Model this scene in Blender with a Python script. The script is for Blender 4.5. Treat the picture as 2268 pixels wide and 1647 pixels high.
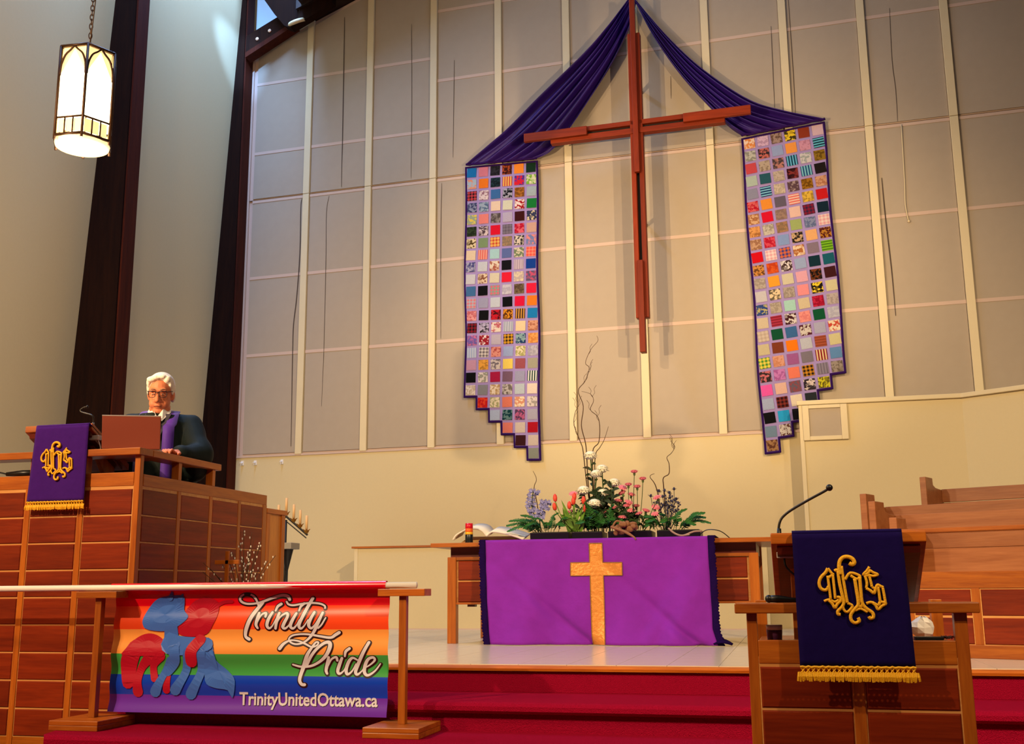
import bpy, math, random
from mathutils import Vector, Matrix
random.seed(7)
scn = bpy.context.scene
for o in list(bpy.data.objects):
    bpy.data.objects.remove(o, do_unlink=True)
C = scn.collection
PI = math.pi

# ------------------------------------------------------------------ camera
CAM_LENS = 38.13
cam_d = bpy.data.cameras.new('camera'); cam_d.sensor_width = 36.0; cam_d.sensor_fit = 'HORIZONTAL'
cam_d.lens = CAM_LENS; cam_d.clip_end = 200
cam = bpy.data.objects.new('camera', cam_d); C.objects.link(cam)
yaw, pitch, roll = math.radians(14.110), math.radians(11.318), math.radians(-0.4637)
fw = Vector((-math.sin(yaw)*math.cos(pitch), math.cos(yaw)*math.cos(pitch), math.sin(pitch)))
rt = Vector((math.cos(yaw), math.sin(yaw), 0)); up = rt.cross(fw)
r2 = rt*math.cos(roll) + up*math.sin(roll); u2 = up*math.cos(roll) - rt*math.sin(roll)
M = Matrix((r2, u2, -fw)).transposed().to_4x4(); M.translation = (0, 0, 0.41)
cam.matrix_world = M
scn.camera = cam

# ------------------------------------------------------------------ world, lights, exposure
w = bpy.data.worlds.new('world'); scn.world = w; w.use_nodes = True
bg = w.node_tree.nodes['Background']; bg.inputs[0].default_value = (1.0, 0.80, 0.58, 1); bg.inputs[1].default_value = 0.05
def aim(o, tgt):
    d = Vector(tgt) - Vector(o.location); o.rotation_euler = d.to_track_quat('-Z', 'Y').to_euler()
def spot(name, loc, tgt, energy, color, angle, blend=0.4, radius=0.12):
    l = bpy.data.lights.new(name, 'SPOT'); l.energy = energy; l.color = color
    l.spot_size = math.radians(angle); l.spot_blend = blend; l.shadow_soft_size = radius
    o = bpy.data.objects.new(name, l); C.objects.link(o); o.location = loc; aim(o, tgt); return o
def area(name, loc, tgt, energy, color, sx, sy):
    l = bpy.data.lights.new(name, 'AREA'); l.energy = energy; l.color = color; l.shape = 'RECTANGLE'; l.size = sx; l.size_y = sy
    o = bpy.data.objects.new(name, l); C.objects.link(o); o.location = loc; aim(o, tgt); return o
WARM = (1.0, 0.725, 0.435)
spot('ceiling_flood_lamp', (-6.6, -1.6, 5.7), (-2.6, 7.5, 0.8), 1900, WARM, 70, 0.8, 0.10)
spot('ceiling_flood_lamp', (3.4, -0.4, 5.5), (-0.2, 9.0, 0.9), 2300, WARM, 56, 0.7, 0.10)
spot('wall_flood_lamp', (-6.6, 1.5, 1.6), (-1.2, 11.6, 4.3), 1900, WARM, 34, 0.9, 0.05)
spot('wall_flood_lamp', (4.6, 1.5, 1.6), (-1.6, 11.6, 4.3), 1700, WARM, 34, 0.9, 0.05)
area('nave_fill', (-1.5, 0.5, 6.5), (-1.5, 6.5, 0.0), 70, (1.0, 0.76, 0.48), 5.0, 2.5)  # added fill standing in for the nave's ambient light
pl_d = bpy.data.lights.new('left_wall_warm_fill', 'POINT'); pl_d.energy = 270; pl_d.color = (1.0, 0.66, 0.34); pl_d.shadow_soft_size = 0.2  # added unseen point light that warms the lower left wall
pl_o = bpy.data.objects.new('left_wall_warm_fill', pl_d); C.objects.link(pl_o); pl_o.location = (-4.9, 3.0, 3.3)
area('clerestory_daylight', (-5.75, 7.6, 9.6), (-6.9, 7.9, 5.2), 300, (0.28, 0.50, 1.0), 3.0, 0.5)
area('clerestory_daylight', (-5.6, 10.5, 9.4), (-6.7, 10.8, 5.6), 180, (0.28, 0.50, 1.0), 1.6, 0.5)
area('clerestory_daylight', (1.0, 9.6, 9.4), (0.6, 11.6, 7.0), 55, (0.36, 0.56, 1.0), 4.0, 0.8)
spot('clerestory_daylight', (-5.75, 9.9, 8.0), (-6.62, 11.86, 6.95), 420, (0.22, 0.46, 1.0), 22, 0.75, 0.05)
vs = scn.view_settings
vs.view_transform = 'Standard'; vs.look = 'None'; vs.exposure = 0.42; vs.gamma = 1.0; vs.use_curve_mapping = False

# ------------------------------------------------------------------ materials
def lin(h):
    if isinstance(h, tuple): return h
    h = h.lstrip('#'); r = [int(h[i:i+2], 16)/255 for i in (0, 2, 4)]
    return tuple(c/12.92 if c <= 0.04045 else ((c+0.055)/1.055)**2.4 for c in r)
MATS = {}
def new_mat(name):
    m = bpy.data.materials.new(name); m.use_nodes = True
    nt = m.node_tree; b = nt.nodes['Principled BSDF']
    return m, nt, b
def plain(name, col, rough=0.6, metal=0.0, bump=0.0, bscale=60, var=0.0, spec=0.4, sheen=0.0, trans=0.0):
    if name in MATS: return MATS[name]
    m, nt, b = new_mat(name); c = lin(col)
    b.inputs['Base Color'].default_value = (*c, 1); b.inputs['Roughness'].default_value = rough
    b.inputs['Metallic'].default_value = metal; b.inputs['Specular IOR Level'].default_value = spec
    b.inputs['Sheen Weight'].default_value = sheen
    b.inputs['Transmission Weight'].default_value = trans
    if bump or var:
        tc = nt.nodes.new('ShaderNodeTexCoord'); n = nt.nodes.new('ShaderNodeTexNoise')
        n.inputs['Scale'].default_value = bscale; n.inputs['Detail'].default_value = 4
        nt.links.new(tc.outputs['Object'], n.inputs['Vector'])
        if bump:
            bp = nt.nodes.new('ShaderNodeBump'); bp.inputs['Strength'].default_value = bump; bp.inputs['Distance'].default_value = 0.01
            nt.links.new(n.outputs['Fac'], bp.inputs['Height']); nt.links.new(bp.outputs['Normal'], b.inputs['Normal'])
        if var:
            mx = nt.nodes.new('ShaderNodeMix'); mx.data_type = 'RGBA'
            mx.inputs['A'].default_value = (*[x*(1-var) for x in c], 1); mx.inputs['B'].default_value = (*[min(1, x*(1+var)) for x in c], 1)
            nt.links.new(n.outputs['Fac'], mx.inputs['Factor']); nt.links.new(mx.outputs['Result'], b.inputs['Base Color'])
    MATS[name] = m; return m
def wood(name, c1, c2, rough=0.38, axis='X', grain=9.0, coat=0.15, spec=0.4):
    """grain runs along axis"""
    if name in MATS: return MATS[name]
    m, nt, b = new_mat(name); N = nt.nodes; L = nt.links
    tc = N.new('ShaderNodeTexCoord'); oi = N.new('ShaderNodeObjectInfo')
    mul = N.new('ShaderNodeMath'); mul.operation = 'MULTIPLY'; mul.inputs[1].default_value = 37.0
    L.new(oi.outputs['Random'], mul.inputs[0])
    add = N.new('ShaderNodeVectorMath'); add.operation = 'ADD'
    L.new(tc.outputs['Object'], add.inputs[0]); L.new(mul.outputs[0], add.inputs[1])
    mp = N.new('ShaderNodeMapping'); s = [grain]*3; s['XYZ'.index(axis)] = grain*0.08
    mp.inputs['Scale'].default_value = s; L.new(add.outputs[0], mp.inputs['Vector'])
    n = N.new('ShaderNodeTexNoise'); n.inputs['Scale'].default_value = 2.2; n.inputs['Detail'].default_value = 5; n.inputs['Distortion'].default_value = 1.2
    L.new(mp.outputs[0], n.inputs['Vector'])
    n2 = N.new('ShaderNodeTexNoise'); n2.inputs['Scale'].default_value = 14; n2.inputs['Detail'].default_value = 3
    L.new(mp.outputs[0], n2.inputs['Vector'])
    r = N.new('ShaderNodeValToRGB'); r.color_ramp.elements[0].position = 0.32; r.color_ramp.elements[1].position = 0.68
    r.color_ramp.elements[0].color = (*lin(c1), 1); r.color_ramp.elements[1].color = (*lin(c2), 1)
    mixf = N.new('ShaderNodeMath'); mixf.operation = 'MULTIPLY_ADD'; mixf.inputs[1].default_value = 0.3
    L.new(n2.outputs['Fac'], mixf.inputs[0])
    m7 = N.new('ShaderNodeMath'); m7.operation = 'MULTIPLY'; m7.inputs[1].default_value = 0.7; L.new(n.outputs['Fac'], m7.inputs[0])
    L.new(m7.outputs[0], mixf.inputs[2]); L.new(mixf.outputs[0], r.inputs['Fac'])
    hv = N.new('ShaderNodeHueSaturation'); vv = N.new('ShaderNodeMath'); vv.operation = 'MULTIPLY_ADD'; vv.inputs[1].default_value = 0.34; vv.inputs[2].default_value = 0.83
    L.new(oi.outputs['Random'], vv.inputs[0]); L.new(vv.outputs[0], hv.inputs['Value']); L.new(r.outputs['Color'], hv.inputs['Color'])
    L.new(hv.outputs['Color'], b.inputs['Base Color'])
    b.inputs['Specular IOR Level'].default_value = spec; b.inputs['Roughness'].default_value = rough; b.inputs['Coat Weight'].default_value = coat; b.inputs['Coat Roughness'].default_value = 0.25
    bp = N.new('ShaderNodeBump'); bp.inputs['Strength'].default_value = 0.12; bp.inputs['Distance'].default_value = 0.004
    L.new(n2.outputs['Fac'], bp.inputs['Height']); L.new(bp.outputs['Normal'], b.inputs['Normal'])
    MATS[name] = m; return m
def glow(name, col, strength):
    if name in MATS: return MATS[name]
    m, nt, b = new_mat(name); b.inputs['Base Color'].default_value = (*lin(col), 1)
    b.inputs['Emission Color'].default_value = (*lin(col), 1); b.inputs['Emission Strength'].default_value = strength
    MATS[name] = m; return m
def patch_mat(tok):
    if tok in MATS: return MATS[tok]
    kind, cols = tok[0], [lin(x) for x in tok[1:].split(':')]
    cols = [tuple(0.74*q for q in c) for c in cols]
    if kind == 'p': return plain(tok, cols[0], 0.85, bump=0.3, bscale=90, var=0.10, spec=0.1)
    m, nt, b = new_mat('quilt_'+tok); N = nt.nodes; L = nt.links
    b.inputs['Roughness'].default_value = 0.85; b.inputs['Specular IOR Level'].default_value = 0.1
    tc = N.new('ShaderNodeTexCoord'); oi = N.new('ShaderNodeObjectInfo')
    ad = N.new('ShaderNodeVectorMath'); ad.operation = 'ADD'
    sc = N.new('ShaderNodeVectorMath'); sc.operation = 'SCALE'; sc.inputs['Scale'].default_value = 1.0
    comb = N.new('ShaderNodeCombineXYZ'); mm = N.new('ShaderNodeMath'); mm.operation = 'MULTIPLY'; mm.inputs[1].default_value = 3.7
    L.new(oi.outputs['Random'], mm.inputs[0]); L.new(mm.outputs[0], comb.inputs['X']); L.new(mm.outputs[0], comb.inputs['Z'])
    L.new(tc.outputs['Object'], ad.inputs[0]); L.new(comb.outputs[0], ad.inputs[1])
    mx = N.new('ShaderNodeMix'); mx.data_type = 'RGBA'
    mx.inputs['A'].default_value = (*cols[0], 1); mx.inputs['B'].default_value = (*cols[1], 1)
    if kind == 'f':
        v = N.new('ShaderNodeTexVoronoi'); v.inputs['Scale'].default_value = 46; v.inputs['Randomness'].default_value = 1
        no = N.new('ShaderNodeTexNoise'); no.inputs['Scale'].default_value = 60
        L.new(ad.outputs[0], no.inputs['Vector'])
        a2 = N.new('ShaderNodeMixRGB'); a2.blend_type = 'ADD'; a2.inputs[0].default_value = 0.02
        L.new(ad.outputs[0], a2.inputs[1]); L.new(no.outputs['Color'], a2.inputs[2]); L.new(a2.outputs[0], v.inputs['Vector'])
        sp = N.new('ShaderNodeSeparateColor'); L.new(v.outputs['Color'], sp.inputs[0])
        g = N.new('ShaderNodeMapRange'); g.inputs['From Min'].default_value = 0.42; g.inputs['From Max'].default_value = 0.68
        L.new(sp.outputs[0], g.inputs['Value']); L.new(g.outputs[0], mx.inputs['Factor'])
    else:
        def wave(dirn, scale):
            wv = N.new('ShaderNodeTexWave'); wv.bands_direction = dirn; wv.inputs['Scale'].default_value = scale; wv.inputs['Distortion'].default_value = 0.3
            L.new(tc.outputs['Object'], wv.inputs['Vector'])
            g = N.new('ShaderNodeMath'); g.operation = 'GREATER_THAN'; g.inputs[1].default_value = 0.5; L.new(wv.outputs['Fac'], g.inputs[0]); return g
        if kind == 's': g = wave('X', 11); L.new(g.outputs[0], mx.inputs['Factor'])
        elif kind == 'h': g = wave('Z', 11); L.new(g.outputs[0], mx.inputs['Factor'])
        else:
            g1 = wave('X', 8); g2 = wave('Z', 8); a = N.new('ShaderNodeMath'); a.operation = 'MULTIPLY_ADD'; a.inputs[1].default_value = 0.5
            h = N.new('ShaderNodeMath'); h.operation = 'MULTIPLY'; h.inputs[1].default_value = 0.5
            L.new(g2.outputs[0], h.inputs[0]); L.new(g1.outputs[0], a.inputs[0]); L.new(h.outputs[0], a.inputs[2]); L.new(a.outputs[0], mx.inputs['Factor'])
    L.new(mx.outputs['Result'], b.inputs['Base Color'])
    MATS[tok] = m; return m

OAKX = wood('oak_along', '8c4208', 'b26216', 0.36, 'X')
OAKZ = wood('oak_upright', '8c4208', 'b26216', 0.36, 'Z')
OAKY = wood('oak_deep', '8c4208', 'b26216', 0.36, 'Y')
PANEL = wood('cherry_panel', '621a05', '842c0a', 0.4, 'X', 7, 0.04, 0.25)
DARKW = wood('dark_red_board', '481408', '641e0c', 0.4, 'X', 7)
PEWW = wood('pew_oak', '8a4c22', 'a8683a', 0.42, 'X', 6)
CROSSZ = wood('cross_cedar_upright', '6c2003', '882d05', 0.5, 'Z', 8, 0.0, 0.2)
CROSSX = wood('cross_cedar_along', '6c2003', '882d05', 0.5, 'X', 8, 0.0, 0.2)
BEAM = wood('dark_timber', '160804', '241006', 0.8, 'Z', 6, 0, 0.08)
BEAMX = wood('dark_ceiling_timber', '160a06', '2a1209', 0.6, 'Y', 6, 0)
REDTRIM = wood('red_brown_timber', '321006', '481a0a', 0.7, 'Z', 6, 0, 0.1)
CREAM = plain('cream_plaster', 'ccbb90', 0.85, bump=0.06, bscale=35, var=0.02, spec=0.2)
CREAM2 = plain('cream_batten', 'd4c49c', 0.6, var=0.03, bscale=8, spec=0.3)
FABRIC = plain('grey_beige_fabric', 'a89a86', 0.95, bump=0.12, bscale=9, var=0.04, spec=0.1)
SEAM = plain('pink_beige_tape', 'c4ac9a', 0.9, spec=0.1)
BLACK = plain('black_plastic', '0b0b0d', 0.4)
GAP_SHADE = plain('dark_gap', '1c1512', 0.9)  # dark colour standing in for the shade between the cross planks
CHROME = plain('chrome', 'c8c8c8', 0.2, 1.0)
WHITE = plain('white_plastic', 'e6e2da', 0.4)
CARPET = plain('red_carpet', '9a0e30', 1.0, bump=1.0, bscale=260, var=0.28, spec=0.02)
TILE = plain('white_tile', 'cfc2ac', 0.22, var=0.03, bscale=5, spec=0.5)
GROUT = plain('tile_grout', '9c9282', 0.9)
GOLD = plain('gold_thread', 'eab010', 0.55, bump=0.4, bscale=300, var=0.12, spec=0.4)
BRASS = plain('brass', 'a8762a', 0.3, 0.9)

# ------------------------------------------------------------------ mesh helpers
class MB:
    def __init__(s): s.v = []; s.f = []
    def add(s, vs, fs):
        n = len(s.v); s.v += [tuple(v) for v in vs]; s.f += [tuple(i+n for i in f) for f in fs]; return s
    def box(s, x0, x1, y0, y1, z0, z1):
        return s.add([(x0,y0,z0),(x1,y0,z0),(x1,y1,z0),(x0,y1,z0),(x0,y0,z1),(x1,y0,z1),(x1,y1,z1),(x0,y1,z1)],
                     [(3,2,1,0),(4,5,6,7),(0,1,5,4),(1,2,6,5),(2,3,7,6),(3,0,4,7)])
    def prism(s, poly, axis, a, b):
        """poly of 2d points, extruded along axis from a to b"""
        def p(q, t): return {'X': (t, q[0], q[1]), 'Y': (q[0], t, q[1]), 'Z': (q[0], q[1], t)}[axis]
        n = len(poly); vs = [p(q, a) for q in poly] + [p(q, b) for q in poly]
        fs = [tuple(range(n))[::-1], tuple(range(n, 2*n))] + [(i, (i+1) % n, n+(i+1) % n, n+i) for i in range(n)]
        return s.add(vs, fs)
    def tube(s, pts, r, n=6, caps=True):
        pts = [Vector(p) for p in pts]; m = len(pts); R = r if isinstance(r, (list, tuple)) else [r]*m
        vs = []; fs = []; t0 = (pts[1]-pts[0]).normalized()
        a = t0.cross(Vector((0, 0, 1)));  a = a if a.length > 1e-3 else t0.cross(Vector((0, 1, 0))); a.normalize()
        for i, p in enumerate(pts):
            t = (pts[min(i+1, m-1)] - pts[max(i-1, 0)]).normalized()
            a = (a - t*a.dot(t)); a.normalize(); b = t.cross(a)
            for k in range(n):
                an = 2*PI*k/n; vs.append(p + (a*math.cos(an) + b*math.sin(an))*R[i])
        for i in range(m-1):
            for k in range(n):
                fs.append((i*n+k, i*n+(k+1) % n, (i+1)*n+(k+1) % n, (i+1)*n+k))
        if caps: fs += [tuple(range(n))[::-1], tuple(range((m-1)*n, m*n))]
        return s.add(vs, fs)
    def ball(s, c, r, n=12, m=8, M=None):
        r = r if isinstance(r, (tuple, list)) else (r, r, r); vs = []; fs = []
        for j in range(m+1):
            th = PI*j/m
            for i in range(n):
                ph = 2*PI*i/n; q = Vector((r[0]*math.sin(th)*math.cos(ph), r[1]*math.sin(th)*math.sin(ph), r[2]*math.cos(th)))
                if M: q = M @ q
                vs.append(Vector(c) + q)
        for j in range(m):
            for i in range(n):
                a, b_, c_, d = j*n+i, j*n+(i+1) % n, (j+1)*n+(i+1) % n, (j+1)*n+i
                fs.append((a, d, c_) if j == 0 else ((a, d, b_) if j == m-1 else (a, d, c_, b_)))
        return s.add(vs, fs)
    def lathe(s, prof, c=(0, 0, 0), n=20, sx=1, sy=1):
        vs = []; fs = []
        for r, z in prof:
            for i in range(n):
                ph = 2*PI*i/n; vs.append((c[0]+r*sx*math.cos(ph), c[1]+r*sy*math.sin(ph), c[2]+z))
        for j in range(len(prof)-1):
            for i in range(n): fs.append((j*n+i, j*n+(i+1) % n, (j+1)*n+(i+1) % n, (j+1)*n+i))
        fs += [tuple(range(n))[::-1], tuple(range((len(prof)-1)*n, len(prof)*n))]
        return s.add(vs, fs)
    def grid(s, fn, nu, nv):
        vs = [fn(i/nu, j/nv) for j in range(nv+1) for i in range(nu+1)]
        fs = [(j*(nu+1)+i, j*(nu+1)+i+1, (j+1)*(nu+1)+i+1, (j+1)*(nu+1)+i) for j in range(nv) for i in range(nu)]
        return s.add(vs, fs)
    def xf(s, M):
        s.v = [tuple(M @ Vector(v)) for v in s.v]; return s
    def mesh(s, name, mat=None, smooth=False):
        me = bpy.data.meshes.new(name); me.from_pydata(s.v, [], s.f); me.validate(); me.update()
        if mat: me.materials.append(mat)
        if smooth: me.polygons.foreach_set('use_smooth', [True]*len(me.polygons))
        return me
    def build(s, name, mat, parent=None, loc=None, smooth=False, bevel=0, solid=0):
        o = bpy.data.objects.new(name, s.mesh(name, mat, smooth)); C.objects.link(o)
        if loc: o.location = loc
        if parent: o.parent = parent
        if solid: m = o.modifiers.new('solid', 'SOLIDIFY'); m.thickness = solid; m.offset = 0
        if bevel: m = o.modifiers.new('bevel', 'BEVEL'); m.width = bevel; m.segments = 2; m.limit_method = 'ANGLE'
        return o
def inst(mesh, name, parent, loc, rot=None, mat=None):
    o = bpy.data.objects.new(name, mesh); C.objects.link(o); o.location = loc
    if rot: o.rotation_euler = rot
    if parent: o.parent = parent
    if mat: o.material_slots[0].link = 'OBJECT'; o.material_slots[0].material = mat
    return o
def tag(o, label, cat, group=None, kind=None):
    o['label'] = label; o['category'] = cat
    if group: o['group'] = group
    if kind: o['kind'] = kind
    return o
def thing(name, label, cat, loc=(0, 0, 0), rz=0, group=None, kind=None):
    o = bpy.data.objects.new(name, None); C.objects.link(o); o.location = loc; o.rotation_euler = (0, 0, rz); o.empty_display_size = 0.1
    return tag(o, label, cat, group, kind)
def stuff(o): o['kind'] = 'stuff'; return o
def smooth_path(pts, k=6):
    """Catmull-Rom through points"""
    P = [Vector(p) for p in pts]; out = []
    for i in range(len(P)-1):
        p0, p1, p2, p3 = P[max(i-1, 0)], P[i], P[i+1], P[min(i+2, len(P)-1)]
        for j in range(k):
            t = j/k; out.append(0.5*((2*p1) + (p2-p0)*t + (2*p0-5*p1+4*p2-p3)*t*t + (3*p1-p0-3*p2+p3)*t**3))
    out.append(P[-1]); return out
def copy_tree(o, parent=None):
    c = o.copy(); C.objects.link(c); c.parent = parent
    for ch in list(o.children): copy_tree(ch, c)
    return c
# ================================================================== STRUCTURE
WROT = -math.atan(0.041)
WY = 11.6
def roof_z(x): return 7.27 + 0.37*(x+6.45) if x < -1.0 else 7.27 + 0.37*(5.45) - 0.37*(x+1.0)
# --- nave floor, steps, platform
fl = MB().box(-9, 6, -6, 5.3, -0.60, -0.44).build('floor', CARPET); tag(fl, 'red carpeted nave floor in front of the chancel steps', 'floor', kind='structure')
def step(name, x0, x1, yf, yb, z, h, label):
    pr = [(yb, z), (yf+0.02, z), (yf+0.004, z-0.006), (yf-0.006, z-0.02), (yf-0.006, z-0.042), (yf+0.008, z-0.056), (yf+0.04, z-0.06), (yf+0.04, z-h), (yb, z-h)]
    o = MB().prism(pr, 'X', x0, x1).build(name, CARPET); tag(o, label, 'step', kind='structure'); return o
step('carpeted_step', -3.645, 4.2, 5.47, 6.2, -0.146, 0.146, 'upper red carpeted step below the tiled platform edge')
lo2 = step('carpeted_step', -4.03, 4.2, 4.97, 6.2, -0.292, 0.148, 'lower red carpeted step carrying the banner stands')
for v in lo2.data.vertices:
    if v.co.x < 0: v.co.x = max(-4.06, -3.70 - 0.75*(v.co.y-4.97))
pf = MB().box(-7.3, 4.6, 6.04, 12.0, -0.44, -0.012).build('floor_platform', GROUT)
tag(pf, 'raised chancel platform floor of pale square tiles', 'floor', kind='structure')
TS = 0.275
tile_me = MB().box(0.0015, TS-0.0015, 0.0015, TS-0.0015, -0.012, 0.0).mesh('tile', TILE)
nx = 24; ox = -3.15
cells = [(i, j) for j in range(12) for i in range(nx)]
for i, j in cells: inst(tile_me, 'tile', pf, (ox+i*TS, 6.05+j*TS, 0))
rest = MB()
for j in range(12, 20):
    for i in range(nx): rest.box(ox+i*TS+0.0015, ox+(i+1)*TS-0.0015, 6.05+j*TS+0.0015, 6.05+(j+1)*TS-0.0015, -0.012, 0)
for j in range(20):
    for i in range(-15, 0): rest.box(ox+i*TS+0.0015, ox+(i+1)*TS-0.0015, 6.05+j*TS+0.0015, 6.05+(j+1)*TS-0.0015, -0.012, 0)
stuff(rest.build('tile_field', TILE, pf))
tr = MB().prism([(6.07, -0.012), (6.02, -0.002), (6.0, -0.008), (5.992, -0.018), (5.995, -0.032), (6.07, -0.036)], 'X', -3.645, 4.2).build('trim_1', OAKX)
tag(tr, 'oak nosing strip along the edge of the tiled platform', 'nosing', kind='structure')

# --- back wall
wb = thing('wall_back', 'tall gabled back wall of grey fabric bays between cream battens', 'wall', (0, WY, 0), WROT, kind='structure')
XL, XR = -6.45, 4.6
MB().prism([(XL, -0.44), (XR, -0.44), (XR, roof_z(XR)), (-1.0, roof_z(-1.0)), (XL, roof_z(XL))], 'Y', 0.0, 0.25).build('wall_backing', SEAM, wb)
MB().box(XL, XR, -0.03, 0.0, -0.01, 1.985).build('lower_wall', CREAM, wb)
MB().box(XL, XR, -0.042, 0.0, 1.985, 2.008).build('ledge_strip', SEAM, wb)
bx = [-6.40, -5.59, -4.755, -3.91, -3.08, -2.237, -1.42, -0.61, 0.25, 1.08, 1.93, 2.77, 3.6, 4.45]
BW = 0.084
panel_cache = {}
for i in range(len(bx)-1):
    xa = bx[i] + (BW/2 if i else 0.05) + 0.004; xb_ = bx[i+1] - BW/2 - 0.004; xm = (xa+xb_)/2
    seams = [2.03, 3.245, 4.23, 5.235]; upper = [5.275, 5.88, 6.83] if i < 3 else [5.275, 6.52, 7.45]
    zs = [(seams[k]+(0.018 if k else 0), seams[k+1]-(0.018 if k < 2 else 0)) for k in range(3)]
    zs += [(upper[0], upper[1]-0.018), (upper[1]+0.018, upper[2]-0.018)]
    for za, zb in zs:
        key = (round(xb_-xa, 3), round(zb-za, 3))
        if key not in panel_cache:
            W_, H_ = xb_-xa, zb-za; ph = random.random()*6
            m = MB(); m.grid(lambda u, v: ((u-0.5)*W_, -0.014-0.004*math.sin(PI*u)*math.sin(PI*v), (v-0.5)*H_), 6, 6)
            m.box(-W_/2, W_/2, -0.013, 0.0, -H_/2, H_/2)
            panel_cache[key] = m.mesh('fabric_panel', FABRIC)
        inst(panel_cache[key], 'fabric_panel', wb, (xm, 0, (za+zb)/2))
    for zz in seams[1:3]+upper[1:]:
        if zz < min(roof_z(xa), roof_z(xb_))-0.1: MB().box(xa-0.003, xb_+0.003, -0.0185, 0, zz-0.019, zz+0.019).build('seam_tape', SEAM, wb)
    MB().box(xa-0.003, xb_+0.003, -0.0185, 0, 5.215, 5.249).build('seam_tape', SEAM, wb)
    z0 = upper[2]+0.018
    za, zb = roof_z(xa)-0.05, roof_z(xb_)-0.05
    if min(za, zb) > z0: MB().prism([(xa, z0), (xb_, z0), (xb_, zb), (xa, za)], 'Y', -0.014, 0).build('fabric_panel', FABRIC, wb)
MB().box(XL, XL+0.055, -0.03, 0, 2.0, 7.2).build('edge_strip', SEAM, wb)
MB().box(XL+0.05, XR, -0.016, 0, 5.249, 5.257).build('break_gap', plain('brown_gap','6a5038',0.9), wb)
for i, x in enumerate(bx[1:]):
    MB().box(x-BW/2, x+BW/2, -0.05, 0, 2.0, 5.2495).build('batten', CREAM2, wb, bevel=0.004)
    MB().box(x-BW/2, x+BW/2, -0.05, 0, 5.2545, roof_z(x)-(0.05 if i else 0.0)).build('batten', CREAM2, wb, bevel=0.004)
tears = [[(-5.133,7.583),(-5.123,6.405),(-5.12,5.296)],[(-4.215,7.336),(-4.199,6.333),(-4.199,5.304)],[(-3.646,6.759),(-3.66,5.498)],
 [(-5.653,5.203),(-5.668,5.092),(-5.661,4.493),(-5.685,3.935),(-5.716,3.59),(-5.716,3.263),(-5.706,2.617),(-5.698,2.1)],
 [(-5.283,5.197),(-5.314,4.994),(-5.305,4.47),(-5.301,3.897),(-5.3,3.222),(-5.311,2.562)],[(1.17,4.662),(1.176,4.233),(1.196,3.636),(1.2,3.15)],
 [(1.387,6.594),(1.37,5.982),(1.382,5.639),(1.374,5.276)],[(0.33,6.888),(0.334,6.007),(0.329,5.498)],[(-3.803,5.188),(-3.811,4.435),(-3.805,3.279)],
 [(0.125,6.588),(0.112,5.609)],[(-1.018,6.156),(-1.023,5.879)]]
for k, t in enumerate(tears):
    wd = 0.0062 if k in (0, 3, 5) else 0.0034
    pts = smooth_path([(x, 0, z) for x, z in t], 4); m = MB(); n = len(pts)
    vs = []; fs = []
    for q, p in enumerate(pts):
        ww = wd*(0.35+0.65*math.sin(PI*min(1, max(0.08, q/(n-1)*0.85+0.1)))); vs += [(p.x-ww, -0.0205, p.z), (p.x+ww, -0.0205, p.z)]
    fs = [(2*q, 2*q+1, 2*q+3, 2*q+2) for q in range(n-1)]
    m.add(vs, fs).build('fabric_split', plain('fabric_split','4a3c32',0.9), wb)
cord = MB().tube(smooth_path([(1.407,-0.03,5.231),(1.393,-0.03,4.61),(1.381,-0.03,4.335),(1.399,-0.03,4.159)], 4), 0.006, 6); cord.ball((1.402,-0.03,4.15), 0.014)
cord.build('hanging_cord', CREAM2, wb, smooth=True)
for x, z in ((-6.33,1.929),(-6.155,1.927),(-5.8,1.924)):
    h = MB().box(x-0.018, x+0.018, -0.042, -0.03, z-0.035, z+0.02); h.tube([(x,-0.045,z),(x,-0.075,z-0.02),(x,-0.085,z-0.005)], 0.008, 6)
    h.build('wall_hook', WHITE, wb)
# round cap on the first batten and the dark conduit above it
cp = MB().lathe([(0.0,-0.0),(0.115,0.0),(0.13,0.02),(0.115,0.045),(0.0,0.05)], (0,0,0), 20); cp.xf(Matrix.Translation((-5.62,-0.33,7.40)) @ Matrix.Rotation(math.radians(24), 4, 'X') @ Matrix.Rotation(math.radians(-12), 4, 'Y'))
cp.build('batten_cap', CREAM2, wb, smooth=True)
MB().tube([(-5.58,-0.33,7.46),(-5.58,-0.33,8.4)], 0.06, 12).build('conduit', BLACK, wb, smooth=True)
# --- low wall with wooden cap behind the altar
lw = thing('wall_low', 'low cream wall with thin oak cap behind the altar table', 'wall', (0, 11.2, 0), kind='structure')
MB().box(-4.59, -0.22, -0.03, 0.22, 0, 0.857).build('low_wall_body', CREAM, lw)
MB().box(-4.62, -0.19, -0.05, 0.24, 0.857, 0.878).build('low_wall_cap', OAKX, lw, bevel=0.003)
MB().box(-4.59, -4.55, -0.036, -0.03, 0, 0.857).build('corner_strip', CREAM2, lw)
MB().box(-4.55, -0.22, -0.036, -0.03, 0, 0.012).build('floor_line', SEAM, lw)
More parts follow.
